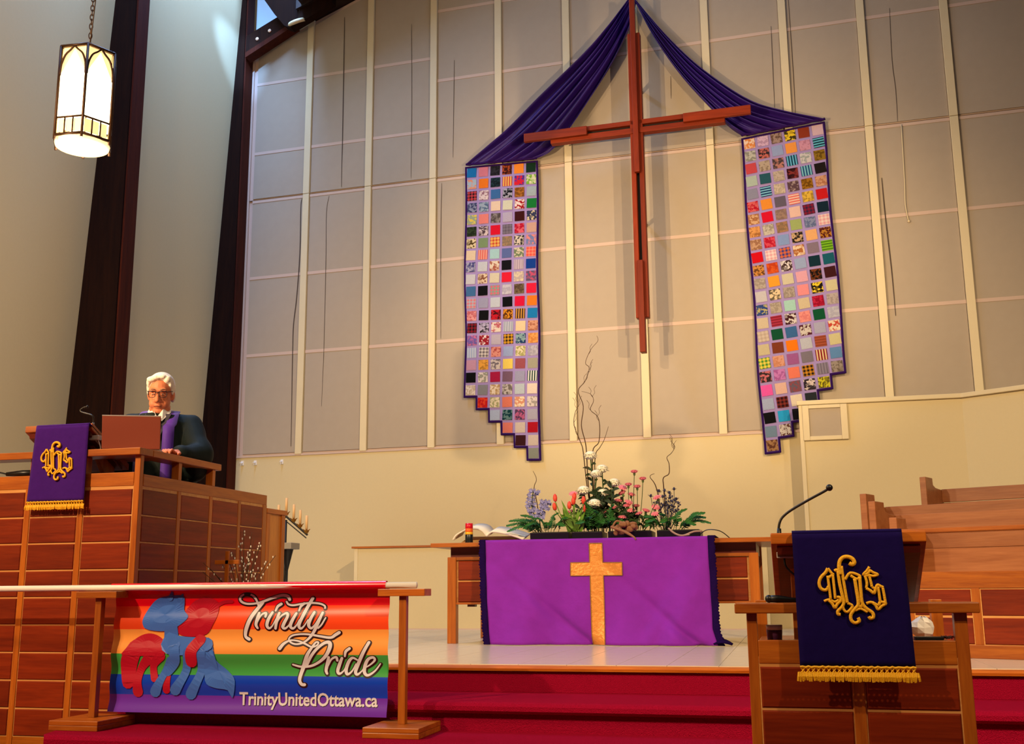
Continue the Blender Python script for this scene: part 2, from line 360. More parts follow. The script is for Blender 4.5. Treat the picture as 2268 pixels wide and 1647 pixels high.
# --- choir parapet wall (stands in front of the back wall at the right)
cw = thing('wall_choir', 'cream choir parapet wall with moulded cap and framed panel', 'wall', (0, 0, 0), kind='structure')
ZT = 2.25
MB().prism([(0.17, 11.2), (1.71, 11.2), (2.35, 10.8), (3.9, 9.83), (3.9, 11.3), (0.17, 11.56)], 'Z', 0, ZT-0.03).build('parapet_body', CREAM, cw)
MB().prism([(0.15, 11.17), (1.70, 11.17), (2.33, 10.77), (3.9, 9.79), (3.9, 9.95), (1.73, 11.32), (0.15, 11.34)], 'Z', ZT-0.045, ZT).build('parapet_cap', CREAM2, cw, bevel=0.006)
MB().box(0.165, 0.205, 11.188, 11.2, 0, ZT-0.045).build('corner_strip', CREAM2, cw, bevel=0.003)
for a in ((0.20,0.262,1.845,2.2),(0.568,0.632,1.845,2.2),(0.262,0.568,1.845,1.885),(0.262,0.568,2.165,2.2)):
    MB().box(a[0], a[1], 11.168, 11.2, a[2], a[3]).build('panel_frame', CREAM2, cw, bevel=0.004)
MB().box(0.262, 0.568, 11.185, 11.2, 1.885, 2.165).build('panel', FABRIC, cw)
# --- left wall, leaning slightly inwards
def wl_x(y, z): return -6.91 + 0.054*(y-9.3) + 0.050*(z-2.08)
wl = thing('wall_left', 'cream plaster side wall between dark timber posts', 'wall', kind='structure')
m = MB(); n = 1
m.grid(lambda u, v: (wl_x(2.0+9.9*u, -0.44+10.0*v), 2.0+9.9*u, -0.44+10.0*v), 4, 4); m.grid(lambda u, v: (wl_x(11.9-9.9*u, -0.44+10.0*v)-0.25, 11.9-9.9*u, -0.44+10.0*v), 4, 4)
m.build('plaster', CREAM, wl)
def post(yf, label, ztop, th=0.19, xi=-6.43, redface=True):
    r = thing('timber_post', label, 'post', (0, 0, 0), kind='structure')
    zb, zt = -0.01, ztop
    def face(y): return [(wl_x(yf, zb)-0.02, y, zb), (xi, y, zb), (xi+0.0, y, zt), (wl_x(yf, zt)-0.02, y, zt)]
    A, B = face(yf), face(yf+th)
    MB().add(A+B, [(0,1,2,3),(7,6,5,4),(0,4,5,1),(1,5,6,2),(2,6,7,3),(3,7,4,0)]).build('post_body', BEAM, r)
    MB().box(xi, xi+0.02, yf+0.02, yf+th+0.03, zb, zt).build('post_side_board', REDTRIM, r)
    return r
post(9.27, 'tall dark tapering timber post on the bare side wall', 9.0)
p2_ = post(11.62, 'tall dark tapering timber post at the corner of the fabric wall', 8.6, 0.17)
# --- tie bracket with bolts, clerestory pane, dark roof
br = thing('timber_tie', 'dark timber tie with two round bolts under the roof corner', 'beam', (0, 11.60, 0), kind='structure')
MB().prism([(-6.40,7.17),(-5.78,7.49),(-5.92,7.63),(-6.40,7.40)], 'Y', 0, 0.09).build('tie_plate', BEAM, br)
MB().prism([(-6.40,7.10),(-5.72,7.455),(-5.78,7.49),(-6.40,7.17)], 'Y', -0.005, 0.15).build('tie_under_board', REDTRIM, br)
for x, z in ((-6.24,7.335),(-6.07,7.425)):
    b_ = MB().lathe([(0.022,0),(0.022,0.012),(0.012,0.018)], (0,0,0), 14); b_.xf(Matrix.Translation((x,0.0,z)) @ Matrix.Rotation(PI/2, 4, 'X')); b_.build('bolt', plain('bolt_brass','d8b090',0.4,0.3), br)
wn = MB().prism([(-6.44,7.34),(-5.2,7.9),(-5.2,9.3),(-6.44,9.3)], 'Y', 11.93, 11.95).build('window_1', glow('sky_pane', '7fa8dc', 0.9))
tag(wn, 'pale blue clerestory window pane above the fabric wall', 'window', kind='structure')
cl = thing('ceiling', 'dark stained timber ceiling rising over the chancel', 'ceiling', kind='structure')
def roof_slab(x0, x1, y0, y1, th=0.12, dz=0.0):
    return MB().add([(x0,y0,roof_z(x0)+dz),(x1,y0,roof_z(x1)+dz),(x1,y1,roof_z(x1)+dz),(x0,y1,roof_z(x0)+dz),(x0,y0,roof_z(x0)+dz+th),(x1,y0,roof_z(x1)+dz+th),(x1,y1,roof_z(x1)+dz+th),(x0,y1,roof_z(x0)+dz+th)],
        [(3,2,1,0),(4,5,6,7),(0,1,5,4),(1,2,6,5),(2,3,7,6),(3,0,4,7)])
for i in range(8):
    x0 = -5.55 + i*0.57
    roof_slab(x0, x0+0.555, 10.2, 12.0, 0.1, 0.01).build('ceiling_board', BEAMX, cl)
roof_slab(-5.62, -1.0, 11.4, 11.62, 0.2, -0.02).build('ceiling_rib', BEAMX, cl)
MB().prism([(-5.93,7.55),(-5.79,7.375),(-5.70,7.33),(-5.39,7.475),(-5.15,7.60),(-5.15,9.6),(-7.3,9.6),(-6.13,7.845)], 'Y', 11.44, 11.56).build('truss_end', BEAM, cl)
roof_slab(-1.0, 4.6, 10.2, 12.0, 0.1, 0.01).build('ceiling_board', BEAMX, cl)
ris = MB().box(-3.645, 4.2, 6.015, 6.04, -0.145, -0.036).build('carpet_riser', CARPET, pf)
# ================================================================== PANELLED WOODWORK
def panel_mesh(w, h, t=0.016, mat=PANEL):
    """field panel with a chamfered edge, centred, front at y=-t"""
    c = 0.006; m = MB()
    a = [(-w/2,0,-h/2),(w/2,0,-h/2),(w/2,0,h/2),(-w/2,0,h/2)]
    b = [(-w/2,-t+c,-h/2),(w/2,-t+c,-h/2),(w/2,-t+c,h/2),(-w/2,-t+c,h/2)]
    d = [(-w/2+c,-t,-h/2+c),(w/2-c,-t,-h/2+c),(w/2-c,-t,h/2-c),(-w/2+c,-t,h/2-c)]
    m.add(a+b+d, [(0,1,5,4),(1,2,6,5),(2,3,7,6),(3,0,4,7),(4,5,9,8),(5,6,10,9),(6,7,11,10),(7,4,8,11),(8,9,10,11)])
    return m.mesh('panel', mat)
def panel_wall(root, x0, spans, zs, stile, y=0.0, rot=None, origin=(0,0,0), z_low=-0.44, row_gap=0.0055):
    """columns of panels; spans = list of (xa,xb); zs = row limits from the top down. rot: 0 front / 1 side"""
    cache = {}
    for xa, xb in spans:
        for a, b in zip(zs[:-1], zs[1:]):
            k = (round(xb-xa,3), round(a-b,3))
            if k not in cache: cache[k] = panel_mesh(k[0]-0.005, k[1]-row_gap)
            if rot is None: inst(cache[k], 'panel', root, ((xa+xb)/2, y, (a+b)/2))
            else: inst(cache[k], 'panel', root, (y, (xa+xb)/2, (a+b)/2), (0, 0, PI/2))
# ---------------------------------------------------------------- pulpit
PX, PY = -3.652, 5.60
pul = thing('pulpit', 'tall panelled oak and cherry pulpit enclosure with open top rail', 'pulpit', (PX, PY, -0.44))
F0 = -0.44
zs = [1.005-0.1555*i - F0 for i in range(10)]
# local coordinates: x leftwards negative, y back positive, z from nave floor
cols = [-0.0, -0.363, -0.726, -1.089, -1.452, -1.815, -2.1]
SW = 0.037
MB().box(-2.1, -0.03, 0.001, 0.028, 0, zs[0]+0.03).build('front_backing', SEAM and wood('lit_edge_oak','b87838','d09a58',0.5,'X'), pul)  # paler backing paints the lit panel edges as light lines in the grooves
MB().box(-0.028, -0.001, 0.03, 1.60, 0, zs[0]+0.03).build('side_backing', wood('lit_edge_oak','b87838','d09a58',0.5,'X'), pul)
MB().box(-0.037, 0.0, 0.0, 0.037, 0, 1.20-F0).build('corner_post', OAKZ, pul, bevel=0.003)
for c in cols[1:]:
    MB().box(c-SW, c, -0.004, 0.03, 0, zs[0]+0.015).build('stile', OAKZ, pul, bevel=0.002)
MB().box(-2.1, -0.03, 0.0, 0.03, 0, zs[-1]).build('base_board', OAKX, pul)
panel_wall(pul, 0, [(cols[i+1], cols[i]-SW) for i in range(len(cols)-1)], zs, SW, y=0.012)
MB().box(-2.1, -0.037, -0.002, 0.03, zs[0]+0.015, 1.10-F0).build('front_header', OAKX, pul, bevel=0.003)
scol = [0.037, 0.416, 0.801, 1.186, 1.551]
for y in scol[1:]:
    MB().box(-0.03, 0.004, y, y+(0.038 if y < 1.5 else 0.058), 0, zs[0]+0.015).build('stile', OAKZ, pul, bevel=0.002)
sp = [(0.037,0.416),(0.454,0.801),(0.839,1.186),(1.224,1.551)]
panel_wall(pul, 0, sp, zs, SW, y=-0.012, rot=1)
MB().box(-0.03, 0.003, 0.037, 1.609, zs[0]+0.015, 1.09-F0).build('side_header', OAKY, pul, bevel=0.003)
MB().box(-2.1, 0.012, -0.03, 0.11, 1.198-F0, 1.24-F0).build('front_rail', OAKX, pul, bevel=0.004)
MB().box(-0.12, 0.012, 0.111, 0.92, 1.198-F0, 1.24-F0).build('side_rail', OAKY, pul, bevel=0.004)
for y in (0.416, 0.83): MB().box(-0.05, 0.0, y, y+0.036, 1.09-F0, 1.198-F0).build('rail_post', OAKZ, pul, bevel=0.002)
for x in (-0.400, -0.726, -1.452): MB().box(x-0.02, x+0.035, 0.0, 0.06, 1.10-F0, 1.198-F0).build('rail_post', OAKZ, pul, bevel=0.002)
MB().box(-2.1, -0.06, 0.05, 1.58, 0.40, 0.56).build('pulpit_floor', DARKW, pul)
MB().box(-0.95, -0.06, 0.9, 0.93, 0.53, 1.4).build('inner_panel', DARKW, pul) if False else None
def reading_desk(root, xa, xb, zt, y, name='reading_desk'):
    """sloping desk: front lip high, board falls away behind"""
    r = MB().prism([(y, zt), (y+0.006, zt+0.004), (y+0.40, zt-0.20), (y+0.40, zt-0.238), (y, zt-0.034)], 'X', xa, xb).build('desk_board', OAKX, root, bevel=0.003)
    MB().prism([(y+0.012, zt-0.042), (y+0.36, zt-0.222), (y+0.36, zt-0.24), (y+0.02, zt-0.07)], 'X', xa+0.02, xb-0.02).build('desk_underboard', DARKW, r)
    for x in (xa+0.06, xb-0.09): MB().prism([(y+0.10, zt-0.10), (y+0.34, zt-0.22), (y+0.34, zt-0.50), (y+0.29, zt-0.50), (y+0.26, zt-0.30)], 'X', x, x+0.03).build('desk_bracket', OAKZ, r, bevel=0.002)
    return r
MB().box(-0.62, -0.121, 0.111, 0.42, 1.215-F0, 1.24-F0).build('laptop_shelf', OAKX, pul, bevel=0.003)
reading_desk(pul, -0.80, -0.338, 1.398-F0, -0.005)
# ---------------------------------------------------------------- lectern
LX, LY = 0.20, 3.95
lec = thing('lectern', 'low panelled oak lectern with sloping reading desk and open shelf', 'lectern', (LX, LY, -0.44))
lz = [0.146-0.1435*i - F0 for i in range(5)]
MB().box(-0.34, 0.34, 0.001, 0.028, 0, lz[0]+0.03).build('front_backing', MATS['lit_edge_oak'], lec)
MB().box(-0.359, -0.324, 0.0, 0.05, 0, 0.322-F0).build('post', OAKZ, lec, bevel=0.003)
MB().box(0.318, 0.359, 0.0, 0.05, 0, 0.322-F0).build('post', OAKZ, lec, bevel=0.003)
MB().box(-0.02, 0.018, -0.004, 0.03, 0, lz[0]+0.006).build('stile', OAKZ, lec, bevel=0.002)
panel_wall(lec, 0, [(-0.324,-0.02),(0.018,0.318)], lz, SW, y=0.012)
MB().box(-0.324, 0.318, -0.001, 0.03, lz[0]+0.006, 0.231-F0).build('header', OAKX, lec, bevel=0.003)
MB().box(-0.324, 0.318, 0.03, 0.52, 0.19-F0, 0.225-F0).build('shelf', OAKX, lec, bevel=0.003)
MB().box(-0.397, 0.397, -0.03, 0.12, 0.321-F0, 0.356-F0).build('front_rail', OAKX, lec, bevel=0.004)
for x in (-0.34, 0.30):
    MB().box(x, x+0.04, 0.46, 0.52, 0, 0.36-F0).build('rear_post', OAKZ, lec, bevel=0.002)
    MB().box(x+0.008, x+0.026, 0.05, 0.46, 0, 0.18-F0).build('side_panel', PANEL, lec)
reading_desk(lec, -0.262, 0.246, 0.590-F0, -0.05)
# ---------------------------------------------------------------- hanging frontals
EMB = [  # strokes of the monogram in drawing units (x right, y down), width
 ([(1502,668),(1545,730),(1562,745),(1520,770),(1500,790)],1.0),([(1500,668),(1470,720),(1410,780),(1383,850),(1400,915),(1450,940),(1486,915),(1470,900)],1.25),
 ([(1492,760),(1503,900),(1512,1060)],1.0),([(1556,745),(1563,900),(1568,1050)],1.0),([(1430,1078),(1490,1058),(1560,1085),(1610,1060)],1.0),
 ([(1490,1066),(1530,1110),(1557,1160),(1590,1110),(1632,1070),(1620,1030),(1590,1028)],1.1),
 ([(1765,605),(1800,625),(1828,600),(1810,555),(1760,528),(1700,532),(1655,575),(1640,650),(1650,750)],1.5),
 ([(1580,702),(1605,690),(1632,705)],1.2),([(1622,700),(1632,850),(1655,1000),(1668,1090),(1640,1150),(1592,1195),(1590,1235),(1620,1242)],1.2),
 ([(1668,640),(1680,800),(1700,1000),(1712,1100)],1.1),([(1712,1100),(1770,1138),(1700,1212),(1655,1160),(1668,1090)],1.0),
 ([(1700,815),(1770,728),(1885,768),(1845,805),(1770,760)],1.05),([(1818,800),(1832,950),(1842,1110),(1800,1170),(1745,1240),(1745,1310),(1790,1345),(1840,1320),(1828,1280)],1.25),
 ([(1880,775),(1882,950),(1890,1100),(1940,1170),(2005,1220),(2010,1275),(1975,1290),(1958,1265)],1.25),([(1842,1110),(1868,1160),(1890,1100)],0.9),([(1800,1195),(1868,1172),(1945,1215)],0.9),
 ([(2006,655),(1975,700),(1925,752),(1985,735),(2006,700),(2045,725),(2100,752),(2050,770),(2000,762),(1950,770)],1.0),
 ([(1945,762),(1962,850),(1950,920)],1.0),([(1998,775),(2012,850),(2020,905)],1.0),([(1948,918),(2000,950),(2040,982),(2062,925),(2088,880),(2120,895),(2156,912)],1.1),
 ([(2020,905),(2060,930)],0.9),([(2092,905),(2100,1000),(2106,1085)],1.0),([(2148,915),(2158,1000),(2168,1108)],1.0),
 ([(1938,1106),(2000,1092),(2048,1130),(2074,1180),(2120,1140),(2172,1108),(2106,1088),(2080,1128),(2010,1092)],1.05)]
def frontal(name, label, x0, x1, xb0, xb1, zt, zb, y, desk_drop, col, scale, ecx, ecz):
    """cloth laid over the desk lip and hanging in front; x0..x1 at the top, xb0..xb1 at the hem"""
    r = thing(name, label, 'cloth', ((x0+x1)/2, y, zb)); ox, oz = (x0+x1)/2, zb
    cm = plain('velvet_'+col, col, 0.9, bump=0.25, bscale=25, var=0.12, spec=0.05, sheen=0.05)
    def pos(u, v):
        xa = x0+(xb0-x0)*v; xe = x1+(xb1-x1)*v
        return (xa+(xe-xa)*u-ox, -0.003*math.sin(9*u+1)*v-0.004*v, zt+(zb-zt)*v-oz)
    m = MB(); m.grid(pos, 20, 24)
    n0 = len(m.v)
    m.grid(lambda u, v: (x0+(x1-x0)*u-ox, 0.006+0.10*v, zt-oz+0.009-0.052*v), 20, 4)
    m.grid(lambda u, v: (x0+(x1-x0)*u-ox, 0.006*v, zt-oz+0.009*v), 20, 2)
    m.build('cloth_body', cm, r, smooth=True, solid=0.005)
    e = MB()
    for pts, wd in EMB:
        P = smooth_path([((a-1772)*scale+ecx-ox, -0.011, -(b-930)*scale+ecz-oz) for a, b in pts], 4)
        e.tube(P, 0.0050*wd*scale/2.65e-4, 6)
    e.build('gold_monogram', GOLD, r, smooth=True)
    # fringe: braid, lattice and tassel band
    fb = MB(); W = xb1-xb0; hb = zb-oz
    fb.tube([(xb0+W*i/40-ox, -0.008, hb-0.004+0.0018*math.sin(i*2.6)) for i in range(41)], 0.0048, 6)
    nn = 22
    for i in range(nn):
        xa = xb0+W*(i+0.1)/nn-ox; d = W/nn
        fb.tube([(xa,-0.007,hb-0.006),(xa+d*0.9,-0.008,hb-0.024)], 0.0024, 4); fb.tube([(xa+d*0.9,-0.008,hb-0.006),(xa,-0.009,hb-0.024)], 0.0024, 4)
    fbo = fb.build('fringe_braid', GOLD, r)
    tz = MB(); nt = 64
    for i in range(nt):
        xa = xb0-0.008+(W+0.016)*(i+0.5)/nt-ox; j = random.uniform(-0.002, 0.003); sw = random.uniform(-0.004,0.004)
        tz.tube([(xa,-0.008,hb-0.020),(xa+sw*0.4,-0.012,hb-0.034),(xa+sw,-0.010,hb-0.049+j)], [0.0034,0.0045,0.0038], 5)
    stuff(tz.build('fringe_tassels', GOLD, fbo)); return r
frontal('pulpit_frontal', 'bright purple pulpit cloth with gold monogram and gold fringe', -4.35, -3.99, -4.372, -3.988, 1.388, 0.94, 5.565, 0, '3c1670', 2.72e-4, -4.185, 1.178)
frontal('lectern_frontal', 'deep indigo lectern cloth with gold monogram and gold fringe', 0.010, 0.367, 0.012, 0.378, 0.588, 0.152, 3.873, 0, '130744', 2.65e-4, 0.193, 0.401)
# ---------------------------------------------------------------- altar table
alt = thing('altar_table', 'long oak altar table with dark red panels in the apron', 'table', (-1.42, 8.75, 0))
ax = lambda x: x+1.42
ay = lambda y: y-8.75
MB().box(ax(-2.73), ax(-0.115), ay(8.19), ay(9.36), 0.735, 0.768).build('table_top', OAKX, alt, bevel=0.004)
for x0 in (-2.615, -0.295):
    for y0 in (8.27, 9.22):
        MB().box(ax(x0), ax(x0+0.07), ay(y0), ay(y0+0.07), 0, 0.735 if y0 > 9 else 0.66).build('leg', OAKZ, alt, bevel=0.003)
MB().box(ax(-2.60), ax(-0.24), ay(8.31), ay(9.27), 0.655, 0.735).build('recessed_apron', DARKW, alt)
MB().box(ax(-2.545), ax(-0.295), ay(8.275), ay(8.31), 0.636, 0.66).build('upper_rail', OAKX, alt, bevel=0.002)
MB().box(ax(-2.545), ax(-0.295), ay(8.275), ay(8.33), 0.296, 0.312).build('lower_rail', OAKX, alt, bevel=0.002)
MB().box(ax(-2.545), ax(-0.295), ay(8.295), ay(8.305), 0.312, 0.636).build('panel_backing', MATS['lit_edge_oak'], alt)
pc = [-2.545, -2.01, -1.42, -0.83, -0.295]
pm = {}
for a, b in zip(pc[:-1], pc[1:]):
    for za, zb in ((0.312,0.472),(0.48,0.632)):
        k = (round(b-a,3), round(zb-za,3))
        if k not in pm: pm[k] = panel_mesh(k[0]-0.03, k[1]-0.006)
        inst(pm[k], 'panel', alt, (ax((a+b)/2), ay(8.296), (za+zb)/2))
for x in pc[1:-1]: MB().box(ax(x)-0.012, ax(x)+0.012, ay(8.275), ay(8.3), 0.312, 0.636).build('stile', OAKZ, alt)
MB().box(ax(-2.46), ax(-2.40), ay(8.30), ay(8.36), 0.278, 0.296).build('catch_block', DARKW, alt)
# altar cloth
PURP = plain('magenta_purple_damask', '7e20a4', 0.75, bump=1.0, bscale=9, var=0.16, spec=0.15, sheen=0.1)
FRNG = plain('dark_violet_fringe', '1e0a44', 0.95, bump=0.8, bscale=200, var=0.3, spec=0.05)
ac = thing('altar_cloth', 'magenta purple altar cloth with gold cross and dark fringe', 'cloth', (-1.42, 8.17, 0))
def cl_pos(u, v, off=0.0):
    """u across, v from table edge to floor"""
    xl = -2.275+0.062*v**1.3; xr = -0.575+0.02*v+0.05*max(0, v-0.85)/0.15*0.6
    x = xl+(xr-xl)*u; z = 0.774*(1-v)+0.006
    g = v**1.6
    d = 0.022*g*math.sin(7.0*u+0.6+1.6*v)+0.016*g*math.sin(15*u-2.4*v+2.0)+0.010*g*math.sin(27*u+4*v)
    d += 0.03*g*math.exp(-((u-0.80-0.22*(1-v))/0.05)**2) + 0.025*g*math.exp(-((u-0.30+0.25*(1-v))/0.04)**2) - 0.03*g*math.exp(-((u-0.92+0.5*(1-v))/0.03)**2) - 0.026*g*math.exp(-((u-0.46+0.55*(1-v))/0.028)**2) + 0.02*g*math.exp(-((u-0.70-0.3*(1-v))/0.03)**2)
    flare = 0.035*v**3
    return (x+1.42, -0.02-0.06*v-flare-d*1.7-off, z)
m = MB(); m.grid(cl_pos, 70, 40); m.grid(lambda u, v: ((-2.275+1.70*u)+1.42, -0.012+0.032*v, 0.78), 40, 1)
m.grid(lambda u, v: ((-2.275+1.70*u)+1.42, 0.02+0.95*v, 0.7805), 10, 4)
m.build('cloth_body', PURP, ac, smooth=True, solid=0.004)
for side in (0, 1):
    def fr(u, v, side=side):
        p = cl_pos(0.0 if side == 0 else 1.0, v); jag = 0.003*math.sin(61*v+side)+0.004*math.sin(217*v)
        if side == 0: x = p[0]-(0.045+jag)*(1-u)+0.004*u
        else: x = p[0]+(0.05+jag)*u-0.004
        return (x, p[1]-0.004+0.01*math.sin(3*u+20*v)*0.4, p[2])
    f = MB(); f.grid(fr, 3, 150)
    f.grid(lambda u, v, side=side: ((-2.32+0.05*u if side == 0 else -0.58+0.055*u)+1.42, -0.012+0.6*v, 0.783), 2, 6)
    f.build('side_fringe', FRNG, ac, smooth=True, solid=0.008)
t = MB()
t.grid(lambda u, v: (-0.57+0.14*u+1.42, -0.05-0.05*math.sin(PI*u)-0.08*v, 0.012+0.035*math.sin(PI*u)*(1-v*0.5)), 12, 6)
t.build('fringe_train', FRNG, ac, smooth=True, solid=0.012)
GC = plain('gold_lame', 'd88a3c', 0.38, 0.25, bump=0.5, bscale=45, var=0.15)
GB = plain('gold_braid', 'b0803c', 0.5, 0.4, bump=0.8, bscale=300, var=0.5)
def u_of(x, v):
    xl = -2.275+0.062*v**1.3; xr = -0.575+0.02*v+0.05*max(0, v-0.85)/0.15*0.6; return (x-xl)/(xr-xl)
def on_cloth(x, z, off):
    v = min(1, max(0, (0.78-z)/0.774)); return cl_pos(u_of(x, v), v, off)
g = MB()
g.grid(lambda u, v: on_cloth(-1.459+0.098*u+0.018*v, 0.743-0.738*v, 0.006), 5, 40)
g.grid(lambda u, v: on_cloth(-1.602+0.388*u, 0.602-0.096*v, 0.0075), 24, 6)
gcr = g.build('gold_cross', GC, ac, smooth=True)
o_ = [(-1.459,0.743),(-1.361,0.743),(-1.358,0.60),(-1.214,0.598),(-1.214,0.505),(-1.354,0.505),(-1.343,0.01)]
oL = [(-1.459,0.743),(-1.456,0.602),(-1.602,0.602),(-1.602,0.505),(-1.453,0.505),(-1.441,0.01)]
b = MB()
for poly in (o_, oL):
    P = []
    for (xa, za), (xb, zb) in zip(poly[:-1], poly[1:]):
        for i in range(10): P.append(on_cloth(xa+(xb-xa)*i/10, za+(zb-za)*i/10, 0.0085))
    P.append(on_cloth(*poly[-1], 0.0085)); b.tube(P, 0.0035, 5)
b.build('braid_edging', GB, gcr)
# ---------------------------------------------------------------- choir stalls
CR = math.radians(-25)
cf = thing('choir_screen', 'panelled oak choir screen with open rail at the platform edge', 'choir screen', (0.66, 7.04, 0), CR)
L_ = 2.7
MB().box(0, L_, 0.001, 0.04, 0, 0.40).build('screen_backing', MATS['lit_edge_oak'], cf)
MB().box(-0.02, L_, -0.02, 0.05, 0, 0.075).build('base_board', OAKX, cf, bevel=0.003)
st = [0.0+0.385*i for i in range(8)]
for x in st: MB().box(x, x+0.045, -0.004, 0.04, 0.075, 0.395).build('stile', OAKZ, cf, bevel=0.002)
pmz = panel_mesh(0.33, 0.15)
for x in st[:-1]:
    for z in (0.152, 0.313): inst(pmz, 'panel', cf, (x+0.045+0.17, 0.012, z))
MB().box(-0.01, L_, -0.006, 0.045, 0.395, 0.492).build('header', OAKX, cf, bevel=0.003)
MB().box(-0.06, L_, -0.05, 0.10, 0.72, 0.746).build('top_rail', OAKX, cf, bevel=0.004)
for x in (0.02, 0.77, 1.54, 2.31): MB().box(x, x+0.045, 0.0, 0.05, 0.492, 0.72).build('rail_post', OAKZ, cf, bevel=0.002)
def pew(loc, ztop, zfloor, label, length=2.6):
    """end panel with stepped top, tall back board, seat; seat side faces the nave"""
    r = thing('choir_pew', label, 'pew', (loc[0], loc[1], zfloor), CR, 'choir pews on the risers')
    h = ztop-zfloor
    ep = [(0,0),(0,h),(0.17,h),(0.175,h-0.055),(0.23,h-0.075),(0.30,h-0.08),(0.42,h-0.085),(0.42,0)]
    for x in (0, length-0.05):
        MB().prism(ep, 'X', x, x+0.05).build('end_panel', PEWW, r, bevel=0.004)
    MB().box(0.05, length-0.05, 0.38, 0.41, 0.30, h-0.195).build('back_board', PEWW, r, bevel=0.002)
    MB().box(0.05, length-0.05, 0.375, 0.415, h-0.19, h-0.08).build('back_board', PEWW, r, bevel=0.003)
    MB().box(0.05, length-0.05, 0.02, 0.38, 0.27, 0.30).build('seat', PEWW, r, bevel=0.004)
    MB().box(0.05, length-0.05, 0.30, 0.32, 0.0, 0.27).build('seat_support', DARKW, r)
    return r
def riser(loc, z, d):
    r = MB().box(-0.02, 2.75, 0, d, 0, z).build('choir_riser', CARPET); r.location = (loc[0], loc[1], 0); r.rotation_euler = (0,0,CR)
    tag(r, 'carpeted choir riser %.2f high under the pews' % z, 'riser', kind='structure'); return r
pw = [((0.628,7.40),0.841,0.0,'lowest choir pew, just behind the open oak rail'),((0.552,8.05),0.996,0.12,'choir pew in the second row up from the open rail'),
      ((0.535,8.62),1.095,0.24,'choir pew in the third row up from the open rail'),((1.07,9.5),1.29,0.40,'highest choir pew, against the cream parapet wall')]
for l, zt, zf, lab in pw: pew(l, zt, zf, lab)
riser((0.55,8.00), 0.12, 0.62); riser((0.53,8.58), 0.24, 0.60); riser((1.06,9.45), 0.40, 0.60)
# ================================================================== WALL HANGINGS
# ---------------------------------------------------------------- cross (hangs 0.3 m off the wall)
cr = thing('wall_cross', 'large red cedar cross of layered planks hanging on the fabric wall', 'cross', (0, WY-0.44, 0), WROT)
def plank(x0, x1, z0, z1, y0, y1, mat, name):
    return MB().box(x0, x1, y0, y1, z0, z1).build(name, mat, cr, bevel=0.006)
cx_ = -1.383
plank(cx_-0.070, cx_-0.018, 3.235, 6.53, 0.0, 0.09, CROSSZ, 'upright_plank')
plank(cx_+0.018, cx_+0.070, 3.235, 6.53, 0.0, 0.09, CROSSZ, 'upright_plank')
plank(cx_-0.030, cx_+0.030, 4.86, 6.93, -0.055, 0.0, CROSSZ, 'upright_front_plank')
plank(cx_-0.030, cx_+0.030, 2.85, 3.86, -0.055, 0.05, CROSSZ, 'upright_front_plank')
plank(cx_-0.018, cx_+0.018, 3.3, 6.4, 0.05, 0.08, GAP_SHADE, 'shadow_gap')
zc_ = 5.412
plank(-2.36, cx_-0.030, zc_-0.085, zc_-0.020, -0.012, 0.08, CROSSX, 'arm_plank')
plank(cx_+0.030, -0.42, zc_-0.085, zc_-0.020, -0.012, 0.08, CROSSX, 'arm_plank')
plank(-2.0, cx_-0.030, zc_+0.020, zc_+0.075, 0.0, 0.08, CROSSX, 'arm_back_plank')
plank(cx_+0.030, -0.80, zc_+0.020, zc_+0.075, 0.0, 0.08, CROSSX, 'arm_back_plank')
plank(-2.66, -1.93, zc_-0.045, zc_+0.055, -0.06, -0.012, CROSSX, 'arm_end_plank')
plank(-0.86, -0.14, zc_-0.045, zc_+0.055, -0.06, -0.012, CROSSX, 'arm_end_plank')
plank(-2.1, cx_-0.030, zc_-0.02, zc_+0.02, 0.04, 0.07, GAP_SHADE, 'shadow_gap')
plank(cx_+0.030, -0.7, zc_-0.02, zc_+0.02, 0.04, 0.07, GAP_SHADE, 'shadow_gap')
for z in (6.0, 4.4): plank(cx_-0.02, cx_+0.02, z-0.02, z+0.02, 0.09, 0.44, BLACK, 'wall_mount')
